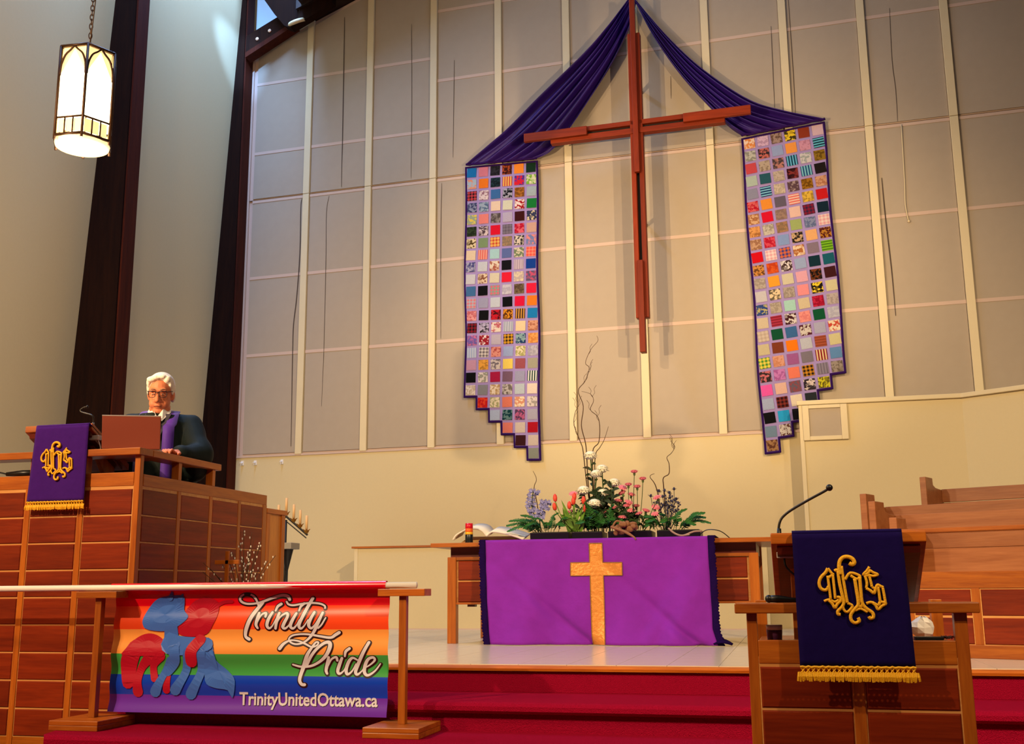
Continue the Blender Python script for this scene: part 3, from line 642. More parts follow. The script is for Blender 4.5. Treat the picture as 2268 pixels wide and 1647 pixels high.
# ---------------------------------------------------------------- quilts
QL = '''p1a6fb0 pd07a8a f1c1a20:2c2a32 f3a1410:a84820 pf08a2c p12301c
fa0b8c8:d89070 pe87820 f101c22:1c343c sc04040:e8c060 fd82030:503090 f7ab030:d8d8b0
kc04048:201018 fd8c8c8:906878 p3a68a0 f101018:a0a0b0 fa86a28:7a4a18 pa0b0b4
f3a4068:8890a8 f98a8b8:506888 pe0c8b0 pd0d0b8 fa01020:e8d8d0 p147832
f90a088:d8c050 pe08078 f888080:504848 pb0a8c0 p3a1010 f303858:d8c8a0
f1c2818:304028 fd0c0c0:504048 pd0102c k787080:605868 fb01030:d86070 pc8a090
fd8c8a0:504020 p789068 ke0b860:c04030 f80705c:a08060 fd0c4b4:303030 f7080b0:e08880
pd8c4a8 sd86860:e0a090 pa0c8cc p5868a0 fd0c4ac:708060 ke05048:e89078
f484a80:a0a0b8 pc0c4cc fd8ccb8:a05848 p0c0c14 sc0b0bc:a898a8 p103c90
pc0c0c8 fd8c4a8:80503c pccc4ac pd81c34 fb8a8a0:d8c8a8 f5a5070:c05070
p3c6898 p08080c kd06078:70a090 fa8a4b4:c0bcc8 f706048:504030 pd81c3c
kd07078:a0b0c0 p9898b4 pb8c0cc p06060a pd0103c pf07820
fd89898:b86068 p0a0a0a fb81828:400810 fd08820:502810 s302018:c89040 p1878b8
k801828:101018 fb0a8c4:1a1418 fd8ccc0:b05060 sb8bcc8:98a0b0 pe0c8a0 fd0987c:a86850
f6858a0:c06890 f901828:e0d0d0 pb0a8b8 kd09828:181410 f203c68:88a8a8 fe0a058:c88040
sa0b0d0:c0c8d8 k686068:d8d0c8 fd89080:a84848 p98a8d0 fe0d0b0:a0a060 fb8b4c0:a09ca8
pc090a8 fe0a040:a87830 fc8bcb4:706870 pe8cc60 p985058 pa09c88
p060608 fd8ccc4:909080 pa01840 p74586c p9898b4 s204038:e0e0d8
fdcd0c4:b8a890 p808084 fe0d0b8:b09060 fc0b8b0:706860 pb4c0c8 pe0d0c0
- fb81818:d84020 fe0d0b0:a0a070 pd87860 fe4d4b4:d09070 fd8ccc4:a09890
- - pa8b4cc f0c3840:608080 f503858:b05880 pa8a4b4
- - - pd87868 pc8b8ac pa81020
- - - - p381418 pc8b8ac
- - - - - p888c80'''
QR = '''fd88848:e8d0c0 fd0b0d0:b090b0 f685048:a08880 fe8c830:403818 p8c3820 pd0b0bc
fb8b8b0:888880 f302830:c06860 p90a0cc pe89848 fc890a8:b07890 h102c3c:60b8d0
pc04850 fb0a090:887868 f483c40:b07870 s103850:60b0d8 fc8c4c8:98a0a0 f8c6c20:604810
pa8b8ac p245460 fb8a89c:a09484 f2c0c14:803030 s1c4878:78b8c8 p1c1414
p8888a0 h102858:78b8d0 fc4b4a0:a89c88 f584048:a08c88 f986818:684408 fa87050:c89878
fb01028:d06060 pe08c34 p605868 hd86860:e0c0b0 fd8b040:a08030 pc0181c
fa06840:d0a880 pd0102c f987c6c:806860 pdcb8ac k801830:302040 p0c2434
fd89858:a06838 fc0b8a8:989080 f80684c:a07858 p98a868 f5c6890:8088a8 kd898a0:e0d0c8
f986c50:c09878 fb01830:d04858 p8098c8 f282018:c0a078 pe0a870 f501818:b07828
pcc0818 kd8a0a8:e8d8d4 kd06830:303c80 fa86838:e0c8a8 p807080 h78b820:487818
fc88840:684020 fb83c18:d05820 fd8d0d0:402828 p94a4c8 p0c2c38 p145868
fb0a498:988c80 pf09c30 pc8c0a4 pd8a0b0 f140c08:703818 p3c1418
pc0bcc0 f605848:e0c8a0 fa89c90:908478 pe08c90 f181410:e8c830 pc8c098
f2c4480:b0a870 fb0a494:988c7c pa0ccc0 pc8b898 f900828:b82040 fb0a4a0:988c88
pc8b89c ha83048:802030 fd0c8c4:401c20 fe09088:d07878 p0c5030 fa8a8b8:b8b8c4
kc8b8a8:b0a090 p0c4c30 p386498 fc8c0b8:501c28 pa4a4bc fe0d4b8:c04838
pc0b490 p783820 pf87810 pb4b8c4 ha05038:884028 pc8c090
ke8d050:388830 fd09880:c08060 p985890 p78707c s801020:d8c090 p5c88b8
f302828:c06870 fc078b8:a05898 pe07860 k181410:c88820 s888090:706878 f685c50:988c80
pe058a8 pd8b0a0 f605868:884850 f302830:d8c8c0 fc8c028:605818 -
pa0acc8 k280c10:803028 pe0d0b8 p282c30 - -
p0c0c0c p28a0d8 p141014 - - -
p7088a0 fc8c0b8:603c30 - - - -
fa07850:603828 - - - - -'''
LAV = plain('lavender_cotton', '8e7cae', 0.9, bump=0.2, bscale=40, var=0.05, spec=0.1)
BIND = plain('dark_purple_binding', '2a0e50', 0.9, bump=0.2, bscale=80, spec=0.1)
PC = 0.1455
m = MB(); S = 0.116
m.grid(lambda u, v: ((u-0.5)*S, -0.006-0.004*math.sin(PI*u)*math.sin(PI*v), (v-0.5)*S), 3, 3)
patch_me = m.mesh('patch', LAV, True)
def quilt(label, rows, xl, zt, shear_top, lean, mirror):
    rows = [r.split() for r in rows.strip().split('\n')]; n = len(rows)
    W = 6*PC+0.012; mg = 0.02
    q = thing('memorial_quilt', label, 'quilt', (0, WY-0.062, 0), WROT)
    def P(c, r, y=0.0):   # c in columns, r in rows from the top
        wob = 0.008*math.sin(r*0.55+(1 if mirror else 0))
        x = xl+c*PC+lean*r*PC; return (x+wob, y-0.006*math.sin(r*0.8)-0.012*(r/24.0), zt-mg-r*PC+shear_top*c*PC)
    # outline: top-left, clockwise; stair-stepped hem
    first = [next(i for i, t in enumerate(r) if t != '-') for r in rows]; last = [max(i for i, t in enumerate(r) if t != '-')+1 for r in rows]
    m = MB()
    for r in range(n):
        for c in range(first[r], last[r]):
            m.add([P(c, r), P(c+1, r), P(c+1, r+1), P(c, r+1)], [(0, 3, 2, 1)])
    m.build('quilt_backing', LAV, q, solid=0.012)
    left = [(first[r], rr) for r in range(n) for rr in (r, r+1)]; right = [(last[r], rr) for r in range(n) for rr in (r, r+1)]
    out = right + left[::-1] + [right[0]]
    pts = [P(*out[0])]
    for a, b_ in zip(out[:-1], out[1:]):
        if a != b_:
            pts.append(P(*b_))
    e = MB()
    for a, b_ in zip(pts[:-1], pts[1:]):
        va, vb = Vector(a), Vector(b_)
        if (va-vb).length > 1e-4:
            d = (vb-va).normalized()*0.008; e.tube([va-d, vb+d], 0.0135, 6)
    e.build('quilt_binding', BIND, q)
    for r in range(n):
        for c in range(6):
            t = rows[r][c]
            if t == '-': continue
            x, y, z = P(c+0.5, r+0.5)
            inst(patch_me, 'patch', q, (x, y-0.006, z), (random.uniform(-0.02,0.02), -math.atan(shear_top)+random.uniform(-0.03,0.03), 0), patch_mat(t))
    return q
quilt('memorial patchwork quilt whose stepped hem is lowest beside the altar flowers', QL, -3.482, 5.345, -0.03, -0.002, False)
quilt('memorial patchwork quilt partly hidden by the cream choir parapet', QR, -0.262, 5.285, 0.09, 0.020, True)
# ---------------------------------------------------------------- purple drapes
DR = plain('purple_satin', '2c1068', 0.5, bump=0.15, bscale=20, var=0.1, spec=0.35)
def drape(label, outer, inner, seed, xa, xb, za, zb, yback):
    r = thing('purple_drape', label, 'drape', (0, WY-0.10, 0), WROT)
    O = smooth_path([(x, 0, z) for x, z in outer], 8); I = smooth_path([(x, 0, z) for x, z in inner], 8)
    n = len(O); rnd = random.Random(seed); fr = [rnd.uniform(0, 6) for _ in range(4)]
    def f(u, v):
        k = min(n-1, int(round(v*(n-1)))); p = O[k].lerp(I[k], u)
        wd = (O[k]-I[k]).length
        amp = 0.075*min(1, wd/0.35+0.25)*(1-0.75*max(0, v-0.85)/0.15)
        fold = math.sin(38*u+fr[0]+1.5*v)+0.6*math.sin(23*u+fr[1]-2*v)+0.5*math.sin(61*u+fr[2])
        y = -0.05-0.06*math.sin(PI*v)+yback*v - amp*fold*0.55
        sag = -0.02*math.sin(PI*u)*math.sin(PI*v)
        return (p.x, y, p.z+sag)
    MB().grid(f, 72, n-1).build('drape_cloth', DR, r, smooth=True, solid=0.004)
    # hem roll where the quilt hangs
    MB().tube([f(i/20, 1.0) for i in range(21)], 0.014, 6).build('hem', BIND, r, smooth=True)
    return r
drape('purple satin swag from the cross top to the unobstructed quilt', [(-1.44,7.13),(-1.70,6.775),(-1.98,6.475),(-2.53,6.015),(-2.975,5.65),(-3.47,5.35)],
      [(-1.37,7.06),(-1.465,6.70),(-1.735,6.205),(-2.175,5.60),(-2.42,5.37),(-2.60,5.325)], 3, 0, 0, 0, 0, 0.05)
drape('purple satin swag from the cross top to the quilt behind the parapet', [(-1.40,7.13),(-1.022,6.56),(-0.633,6.085),(-0.156,5.665),(0.23,5.49),(0.63,5.37)],
      [(-1.37,7.05),(-1.167,6.565),(-0.863,6.02),(-0.507,5.53),(-0.36,5.36),(-0.262,5.295)], 8, 0, 0, 0, 0, 0.05)
# ---------------------------------------------------------------- pendant lantern
LN = thing('pendant_lantern', 'lit hexagonal bronze lantern with arched glass panes on a chain', 'lamp', (-4.655, 6.2, 3.50), math.radians(-56))
BRZ = plain('dark_bronze', '3a2412', 0.45, 0.6)
GLS = glow('lantern_glass', 'fff0c8', 3.4); GL2 = glow('lantern_glass_shaded', 'e8c888', 1.15); DISC = glow('lantern_disc', 'fff2cc', 5.0)
RR = 0.205; HH = 0.66
hexv = [(RR*math.cos(PI/3*i), RR*math.sin(PI/3*i)) for i in range(6)]
for i in range(6):
    (x0, y0), (x1, y1) = hexv[i], hexv[(i+1) % 6]
    def fp(u, z, o=0.0):
        cx, cy = x0+(x1-x0)*u, y0+(y1-y0)*u; k = 1+o/RR; return (cx*k, cy*k, z)
    inn = -0.012
    MB().add([fp(0.04,0.135,inn),fp(0.96,0.135,inn),fp(0.96,HH-0.20,inn),fp(0.5,HH-0.03,inn),fp(0.04,HH-0.20,inn)], [(0,1,2,3,4)]).build('glass_pane', GLS, LN, solid=0.004)
    MB().add([fp(0.04,HH-0.21,inn-0.004),fp(0.96,HH-0.21,inn-0.004),fp(0.96,HH-0.01,inn-0.004),fp(0.04,HH-0.01,inn-0.004)], [(0,1,2,3)]).build('spandrel_pane', GL2, LN, solid=0.003)
    for k in range(3):
        MB().add([fp(0.06+0.3*k,0.02,inn),fp(0.33+0.3*k,0.02,inn),fp(0.33+0.3*k,0.115,inn),fp(0.06+0.3*k,0.115,inn)], [(0,1,2,3)]).build('small_pane', GL2, LN, solid=0.003)
    f = MB(); f.tube([fp(0,-0.03),fp(0,HH)], 0.0105, 6); f.tube([fp(0,HH),fp(1,HH)], 0.0095, 6); f.tube([fp(0,0.0),fp(1,0.0)], 0.0105, 6); f.tube([fp(0,0.125),fp(1,0.125)], 0.007, 6)
    for k in (1, 2): f.tube([fp(0.045+0.3*k,0.0),fp(0.045+0.3*k,0.125)], 0.006, 6)
    arch = [fp(0.03,HH-0.22),fp(0.06,HH-0.14),fp(0.18,HH-0.07),fp(0.36,HH-0.035),fp(0.5,HH-0.004)]
    f.tube(smooth_path(arch, 3), 0.007, 6); f.tube(smooth_path([fp(0.97,HH-0.22),fp(0.94,HH-0.14),fp(0.82,HH-0.07),fp(0.64,HH-0.035),fp(0.5,HH-0.004)], 3), 0.007, 6)
    f.build('frame_bay', BRZ, LN, smooth=True)
MB().lathe([(0.135,-0.035),(0.178,-0.03),(0.185,0.0),(0.165,0.012)], (0,0,0), 28).build('bottom_ring', glow('lantern_ring', 'ffdf9c', 1.0), LN, smooth=True)
MB().lathe([(0.001,-0.05),(0.08,-0.047),(0.132,-0.034),(0.132,-0.028)], (0,0,0), 28).build('bottom_disc', DISC, LN, smooth=True)
MB().prism([(x*0.98, y*0.98) for x, y in hexv], 'Z', HH-0.004, HH+0.012).build('top_plate', BRZ, LN)
MB().tube([(0,0,HH+0.01),(0,0,HH+0.05)], [0.03,0.012], 8).build('chain_mount', BRZ, LN)
ch = MB()
for k in range(60):
    z = HH+0.055+k*0.036; ring = []
    for a in range(13):
        an = 2*PI*a/12; px = 0.011*math.cos(an); pz = 0.025*math.sin(an)
        ring.append((px, 0, z+pz) if k % 2 == 0 else (0, px, z+pz))
    ch.tube(ring, 0.0035, 5)
ch.build('chain', BRZ, LN)
MB().tube(smooth_path([(0.0,0.0,HH+0.05),(0.03,0.02,HH+0.5),(-0.02,0.02,HH+1.0),(0.02,0.0,HH+2.1)], 5), 0.004, 5).build('cable', BRZ, LN)
lp = bpy.data.lights.new('lantern_bulb', 'POINT'); lp.energy = 40; lp.color = (1.0,0.78,0.5); lp.shadow_soft_size = 0.2
lo = bpy.data.objects.new('lantern_bulb', lp); C.objects.link(lo); lo.location = (-4.655, 6.2, 3.30)
# ================================================================== BANNER AND STANDS
def stand(label, x, y):
    r = thing('banner_stand', label, 'stand', (x, y, -0.292), 0, 'banner stands')
    MB().box(-0.145, 0.145, -0.17, 0.17, 0.0, 0.026).build('base', DARKW if False else OAKX, r, bevel=0.003)
    MB().box(-0.145, 0.145, -0.17, 0.17, 0.026, 0.05).build('base_top', OAKX, r, bevel=0.003)
    MB().box(-0.019, 0.019, -0.019, 0.019, 0.05, 0.672).build('upright', OAKZ, r, bevel=0.002)
    MB().box(-0.125, 0.125, -0.045, 0.066, 0.672, 0.708).build('cross_block', OAKX, r, bevel=0.003)
    return r
stand('wooden T-shaped banner stand beside the pulpit panels', -3.655, 5.305)
stand('wooden T-shaped banner stand between the banner and the lectern', -1.915, 5.325)
pl = thing('banner_pole', 'white pole laid across the two wooden banner stands', 'pole', (-1.86, 5.362, 0.4345))
MB().tube([(0,0,0),(-2.95,-0.02,0.0)], 0.0165, 12).build('pole_tube', WHITE, pl, smooth=True)
# banner sheet: u 0..1 left to right, v 0..1 top to bottom
BX0, BX1, BZ0, BZ1, BY = -3.626, -2.022, 0.447, -0.222, 5.402
def ban(u, v, off=0.0):
    x = BX0+(BX1-BX0)*u + 0.012*v*(1-2*u)*0 - 0.004*v; z = BZ0+(BZ1-BZ0)*v
    y = BY - 0.006*math.sin(26*v+0.8*u) - 0.004*math.sin(11*v+2+1.5*u) - 0.006*math.sin(5*u+1)*v
    y += 0.012*math.exp(-((v-0.07)/0.03)**2)
    if v < 0.05: y -= 0.004*math.sin(PI*v/0.05)
    return (x, y-off, z)
m, nt, b = new_mat('rainbow_vinyl'); N = nt.nodes; L = nt.links
tc = N.new('ShaderNodeTexCoord'); sep = N.new('ShaderNodeSeparateXYZ'); L.new(tc.outputs['Generated'], sep.inputs[0])
rp = N.new('ShaderNodeValToRGB'); cr_ = rp.color_ramp; cr_.interpolation = 'CONSTANT'
cr_.elements[0].position = 0.0; cr_.elements[0].color = (*lin('6a30b0'), 1); cr_.elements[1].position = 0.135; cr_.elements[1].color = (*lin('0a3cc0'), 1)
for p_, c_ in ((0.29,'3f9c48'),(0.455,'ec9a48'),(0.645,'ee4c20'),(0.83,'e2081c')):
    e_ = cr_.elements.new(p_); e_.color = (*lin(c_), 1)
L.new(sep.outputs['Z'], rp.inputs['Fac']); L.new(rp.outputs['Color'], b.inputs['Base Color'])
b.inputs['Roughness'].default_value = 0.24; b.inputs['Specular IOR Level'].default_value = 0.5
RAIN = m
bn = thing('pride_banner', 'glossy rainbow striped banner reading Trinity Pride hung from white pole', 'banner', (0, 0, 0))
MB().grid(ban, 60, 70).build('banner_sheet', RAIN, bn, smooth=True)
sl = MB(); sl.grid(lambda u, v: (BX0+(BX1-BX0)*u, 5.362-0.0215*math.cos(2*PI*v), 0.4365+0.0215*math.sin(2*PI*v)), 30, 16)
sl.build('pole_sleeve', plain('red_vinyl', 'd4061a', 0.22, spec=0.5), bn, smooth=True)
# drawing coordinates of the photo frame -> banner u,v
def buv(x, y):
    v0 = 0
    yt = 1303+(x-257)/605*(-6)-5; yb = 1575+(x-243)/609*11
    v = (y-yt)/(yb-yt); xl = 257-14*v; xr = 862-10*v
    return (x-xl)/(xr-xl), v
def ribbon(mb, pts, widths, off, extra=0.0, k=6):
    """flat brush stroke, pts in frame drawing units"""
    n = len(pts); P = smooth_path([(a, 0, c) for a, c in pts], k); W = smooth_path([(w_, 0, 0) for w_ in widths], k)
    vs = []; fs = []; m_ = len(P)
    for i, p in enumerate(P):
        t = (P[min(i+1, m_-1)]-P[max(i-1, 0)]); t.normalize(); nx_, nz_ = -t.z, t.x; w_ = max(0.6, W[i].x)/2+extra
        for s in (1, -1):
            u, v = buv(p.x+nx_*w_*s, p.z+nz_*w_*s); vs.append(ban(u, v, off))
    fs = [(2*i, 2*i+1, 2*i+3, 2*i+2) for i in range(m_-1)]
    # round ends
    for idx, sgn in ((0, -1), (m_-1, 1)):
        c = P[idx]; w_ = max(0.6, W[idx].x)/2+extra; ring = []
        for a in range(10):
            an = 2*PI*a/10; u, v = buv(c.x+w_*math.cos(an), c.z+w_*math.sin(an)); ring.append(ban(u, v, off))
        b0 = len(vs); vs += ring; fs.append(tuple(range(b0, b0+10)))
    mb.add(vs, fs)
Zs = lambda pts: [(520+a/6.48, 1300+b_/6.48) for a, b_ in pts]
TRI = [ ([(395,300),(350,175),(280,118),(190,112),(132,155),(140,215),(220,250),(350,245),(470,212),(620,155),(730,128),(810,145),(832,190)],[30,30,26,26,32,34,30,28,32,38,42,44,40]),
 ([(450,235),(370,330),(300,440),(245,560),(212,660),(215,725),(265,760)],[40,52,54,54,48,40,44]), ([(405,385),(385,470),(368,550),(388,600)],[36,46,42,30]), ([(385,520),(440,410),(500,385),(500,435)],[18,26,34,34]),
 ([(592,375),(545,470),(522,560),(550,602),(600,565),(650,470)],[36,46,44,34,20,16]), ([(712,252),(660,290),(635,350)],[40,38,26]),
 ([(690,385),(665,480),(640,605)],[36,44,36]), ([(650,560),(710,440),(790,385),(812,430),(765,530),(745,585),(775,605),(830,560),(860,510)],[18,24,34,40,46,44,32,20,16]),
 ([(930,390),(880,490),(852,570),(885,605),(940,555),(980,480)],[36,46,44,34,20,16]), ([(1035,245),(985,290),(965,350)],[36,34,22]),
 ([(1158,168),(1080,300),(1020,440),(972,560),(995,606),(1050,560),(1100,480)],[42,46,46,44,34,20,16]), ([(788,222),(812,258),(880,272),(1000,252),(1130,238),(1250,248),(1318,280),(1325,315)],[30,28,28,28,28,28,26,22]),
 ([(1182,372),(1130,480),(1108,560),(1140,602),(1200,545),(1260,440)],[36,46,44,34,20,16]), ([(1298,378),(1240,520),(1165,665),(1090,760),(1010,815),(920,828),(850,800),(825,755),(870,708),(970,688),(1100,690),(1250,715),(1400,735),(1470,695),(1522,662)],[36,46,40,32,26,24,24,24,26,26,28,32,36,44,44]),
 ([(1345,450),(1290,545),(1235,600)],[20,24,24]) ]
PRI = [ ([(705,890),(760,820),(850,775),(960,785),(1060,825),(1150,868),(1220,845),(1238,805),(1200,805),(1150,880),(1085,985),(1030,1120),(985,1250),(972,1340),(1000,1395),(1040,1402)],[50,40,24,24,26,26,24,24,26,34,48,54,50,44,42,44]),
 ([(1065,1130),(1130,1010),(1220,895),(1320,812),(1388,805),(1400,870),(1350,980),(1250,1075),(1120,1140),(980,1150),(872,1120)],[34,40,40,42,50,54,48,38,34,30,26]),
 ([(1378,1015),(1345,1120),(1328,1200),(1345,1248)],[36,46,42,30]), ([(1350,1150),(1410,1045),(1480,1012),(1490,1060)],[18,26,34,34]),
 ([(1558,1025),(1510,1130),(1488,1210),(1515,1248),(1570,1205),(1610,1120)],[36,46,44,34,20,16]), ([(1668,888),(1618,930),(1600,1000)],[40,38,26]),
 ([(1760,1050),(1700,1022),(1640,1085),(1602,1190),(1622,1255),(1680,1215),(1740,1110)],[26,34,44,46,36,24,20]), ([(1928,802),(1845,960),(1770,1110),(1732,1215),(1758,1258),(1815,1210),(1850,1150)],[42,46,46,44,34,20,16]),
 ([(1855,1165),(1930,1120),(1998,1055),(1980,1015),(1912,1040),(1862,1130),(1852,1225),(1900,1268),(1990,1210),(2070,1105)],[18,22,30,36,40,46,44,36,26,18]) ]
SILV = plain('silver_print', 'd4d2dc', 0.3, spec=0.5); SHD = plain('dark_print', '2a0c0c', 0.3, spec=0.5)
a_, s_ = MB(), MB()
for pts, wd in TRI+PRI:
    P = Zs(pts); wd = [x/6.48 for x in wd]
    ribbon(s_, [(x+0.6, y+1.0) for x, y in P], wd, 0.0012, extra=2.9); ribbon(a_, P, wd, 0.0024)
sco = a_.build('script_lettering', SILV, bn); s_.build('lettering_shadow', SHD, sco)
# website line in the built-in typeface, wrapped on the sheet
def text_mesh(body, size, bold=0.0):
    cu = bpy.data.curves.new('txt', 'FONT'); cu.body = body; cu.size = size; cu.offset = bold; cu.resolution_u = 3; cu.align_x = 'LEFT'
    to = bpy.data.objects.new('txt', cu); C.objects.link(to); dg = bpy.context.evaluated_depsgraph_get(); dg.update()
    me = bpy.data.meshes.new_from_object(to.evaluated_get(dg)); vs = [v.co.copy() for v in me.vertices]; fs = [tuple(p.vertices) for p in me.polygons]
    bpy.data.objects.remove(to, do_unlink=True); bpy.data.curves.remove(cu); bpy.data.meshes.remove(me); return vs, fs
vs_, fs_ = text_mesh('TrinityUnitedOttawa.ca', 1.0, 0.022)
xs = [v.x for v in vs_]; ys = [v.y for v in vs_]; x0_, x1_ = min(xs), max(xs)
cap = 0.72
for nm, mt, off, ex in (('website_shadow', SHD, 0.0012, 1.3), ('website_lettering', SILV, 0.0024, 0)):
    o2 = []
    for v in vs_:
        px = 539+(v.x-x0_)/(x1_-x0_)*294; py = 1560+(px-539)/294*3 - v.y/cap*28
        u, vv = buv(px+(0.8 if ex else 0), py+ex); o2.append(ban(u, vv, off))
    MB().add(o2, fs_).build(nm, mt, bn)
# two plain animal shapes printed on the sheet (generic stand-ins)
BLU = plain('blue_print', '3c6cc8', 0.3, spec=0.5); REDP = plain('crimson_print', 'b0142c', 0.3, spec=0.5)
Zq = lambda pts: [(230+a/5.49, 1290+b_/5.49) for a, b_ in pts]
def blob(mb, poly, off):
    P = smooth_path([(a, 0, c) for a, c in Zq(poly)]+[(Zq(poly)[0][0], 0, Zq(poly)[0][1])], 4)[:-1]
    cx = sum(p.x for p in P)/len(P); cz = sum(p.z for p in P)/len(P); ring = []
    for f_ in (1.0, 0.5):
        for p in P: ring.append(ban(*buv(cx+(p.x-cx)*f_, cz+(p.z-cz)*f_), off))
    n = len(P); ring.append(ban(*buv(cx, cz), off))
    mb.add(ring, [(i, (i+1) % n, n+(i+1) % n, n+i) for i in range(n)] + [(n+i, n+(i+1) % n, 2*n) for i in range(n)])
def limb(mb, pts, wd, off): ribbon(mb, Zq(pts), [x/5.49 for x in wd], off)
rb = MB(); o1 = 0.0035
blob(rb, [(240,880),(400,700),(560,630),(700,660),(790,760),(780,900),(640,900),(520,900),(380,900)], o1); limb(rb, [(420,800),(330,1000),(330,1220)], [200,210,150], o1)
limb(rb, [(640,880),(500,1030),(450,1180),(450,1330)], [150,100,100,130], o1); limb(rb, [(740,900),(640,1020),(660,1170)], [120,90,90], o1); limb(rb, [(820,1140),(810,1310)], [80,90], o1)
blob(rb, [(1040,330),(1150,230),(1300,190),(1430,250),(1430,400),(1380,520),(1290,640),(1100,670),(960,640),(950,560)], o1)
limb(rb, [(1400,300),(1500,250),(1600,240)], [50,40,40], o1); limb(rb, [(1230,700),(1130,830),(1120,970)], [130,140,140], 0.0075)
rb.build('red_animal_print', REDP, bn)
bb = MB(); o2_ = 0.0055
blob(bb, [(520,560),(500,470),(560,330),(680,210),(840,170),(1010,180),(1010,340),(1070,430),(950,540),(780,600),(600,590)], o2_)
limb(bb, [(860,520),(860,700)], [160,180], o2_); limb(bb, [(860,760),(1050,780),(1300,760)], [240,220,170], o2_)
limb(bb, [(900,820),(920,960),(820,1080)], [150,110,130], o2_); limb(bb, [(860,950),(760,1150),(670,1330)], [90,90,130], o2_); limb(bb, [(1080,850),(1040,1100),(920,1310)], [110,100,130], o2_)
limb(bb, [(1240,850),(1230,1100),(1110,1360)], [110,100,130], o2_); blob(bb, [(1290,700),(1380,760),(1420,950),(1560,1080),(1650,1200),(1615,1400),(1560,1310),(1400,1280),(1290,1200),(1270,900)], o2_)
limb(bb, [(840,200),(860,130)], [70,30], o2_); limb(bb, [(960,220),(990,160)], [70,30], o2_)
bb.build('blue_animal_print', BLU, bn)
# ================================================================== THINGS ON THE ALTAR TABLE
TZ = 0.781   # cloth top
TW = 0.768   # bare table top
def leaf(mb, base, tip, w, bend=0.0, n=6, up=Vector((0,-1,0.3))):
    b0, t0 = Vector(base), Vector(tip); d = t0-b0; side = d.cross(up); side.normalize(); vs = []; fs = []
    for i in range(n+1):
        t = i/n; p = b0+d*t+Vector((0,0,bend*math.sin(PI*t))); ww = w*math.sin(PI*(0.08+0.92*t))**0.8*(1-0.3*t)
        vs += [p-side*ww+Vector((0,-0.002,0)), p+side*ww+Vector((0,-0.002,0)), p+Vector((0,0.002,0))]
    for i in range(n):
        a = 3*i; fs += [(a, a+2, a+5, a+3), (a+2, a+1, a+4, a+5)]
    mb.add(vs, fs)
G1 = plain('stem_green', '2f4a1c', 0.6, var=0.2, bscale=30); G2 = plain('tulip_green', '6f9a34', 0.5, var=0.2, bscale=30); G3 = plain('fern_green', '2c6a24', 0.6, var=0.3, bscale=40); G4 = plain('dark_leaf', '1c3212', 0.6, var=0.3, bscale=30)
MUM = plain('ivory_petal', 'f0ecd4', 0.7, spec=0.2); CARN = plain('carnation_pink', 'f48c96', 0.7, var=0.15, bscale=90, spec=0.2); TUL = plain('tulip_coral', 'e24a34', 0.5, var=0.2, bscale=50)
DEL = plain('delphinium_blue', '9c9cd0', 0.7, var=0.3, bscale=80); HOL = plain('thistle_blue_grey', '3a3a58', 0.7, var=0.4, bscale=90); TWIG = plain('brown_twig', '4a3018', 0.7, var=0.2, bscale=60)
DRIFT = plain('driftwood', '8a5c3c', 0.8, bump=0.6, bscale=60, var=0.25)
# planters
PLN = [('black plastic planter tray next to the open book', -1.97, -1.66, 8.38), ('black plastic planter tray under the tulips', -1.64, -1.40, 8.40), ('black plastic planter tray under the carnations', -1.36, -1.02, 8.42), ('black plastic planter tray under the thistles', -0.98, -0.65, 8.42)]
for lab, xa, xb, y in PLN:
    r = thing('planter_tray', lab, 'planter', ((xa+xb)/2, y, TZ), group='flower planters'); w2 = (xb-xa)/2
    m = MB(); m.prism([(0,0.0),(-0.012,0.062),(0.25,0.062),(0.24,0.0)], 'X', -w2, w2); m.build('tray', BLACK, r, bevel=0.004)
    MB().box(-w2+0.012, w2-0.012, 0.004, 0.228, 0.0615, 0.066).build('soil', plain('moss', '18220e', 0.95, bump=1, bscale=80), r)
SOIL = TZ+0.066
def stem_to(mb, base, tip, r=0.0035, wob=0.01):
    b0, t0 = Vector(base), Vector(tip); mid = b0.lerp(t0, 0.55)+Vector((random.uniform(-wob,wob), random.uniform(-wob,wob), 0)); mb.tube(smooth_path([b0, mid, t0], 5), r, 5)
def mum(x, y, z, k, label):
    r = thing('white_chrysanthemum', label, 'flower', (x, y, SOIL), group='white chrysanthemums on the altar'); bx_ = random.uniform(-0.03,0.03)-0.35*(x+1.47)
    h = z-SOIL; s = MB(); stem_to(s, (bx_,0.03,0), (0,0.01,h-0.015), 0.005)
    s.build('stem', G1, r)
    lf = MB()
    for q in range(11):
        t = 0.18+0.07*q; p = Vector((bx_,0.03,0)).lerp(Vector((0,0.01,h)), min(0.95, t)); a = random.uniform(0, 2*PI); l = random.uniform(0.05,0.085)
        leaf(lf, p, p+Vector((l*math.cos(a), l*math.sin(a)*0.8, random.uniform(-0.01,0.03))), 0.014, 0.012)
    lf.build('leaves', G4, r, smooth=True)
    pt = MB(); R = 0.069*k
    for ring, (cnt, el, ln) in enumerate(((16,-20,1.0),(16,0,1.0),(15,20,0.95),(12,42,0.85),(9,62,0.7),(5,80,0.55))):
        for i in range(cnt):
            a = 2*PI*(i+0.5*(ring % 2))/cnt+random.uniform(-0.1,0.1); e = math.radians(el+random.uniform(-8,8)); d = Vector((math.cos(a)*math.cos(e), math.sin(a)*math.cos(e), math.sin(e)*0.72))
            leaf(pt, Vector((0,0,h-0.005))+d*R*0.12, Vector((0,0,h-0.005))+d*R*ln, 0.0105*k, 0.008, 4, up=Vector((0.01,0.02,1)))
    pt.ball((0,0,h+0.004), (R*0.72,R*0.72,R*0.50), 10, 6); pt.build('bloom', MUM, r, smooth=True)
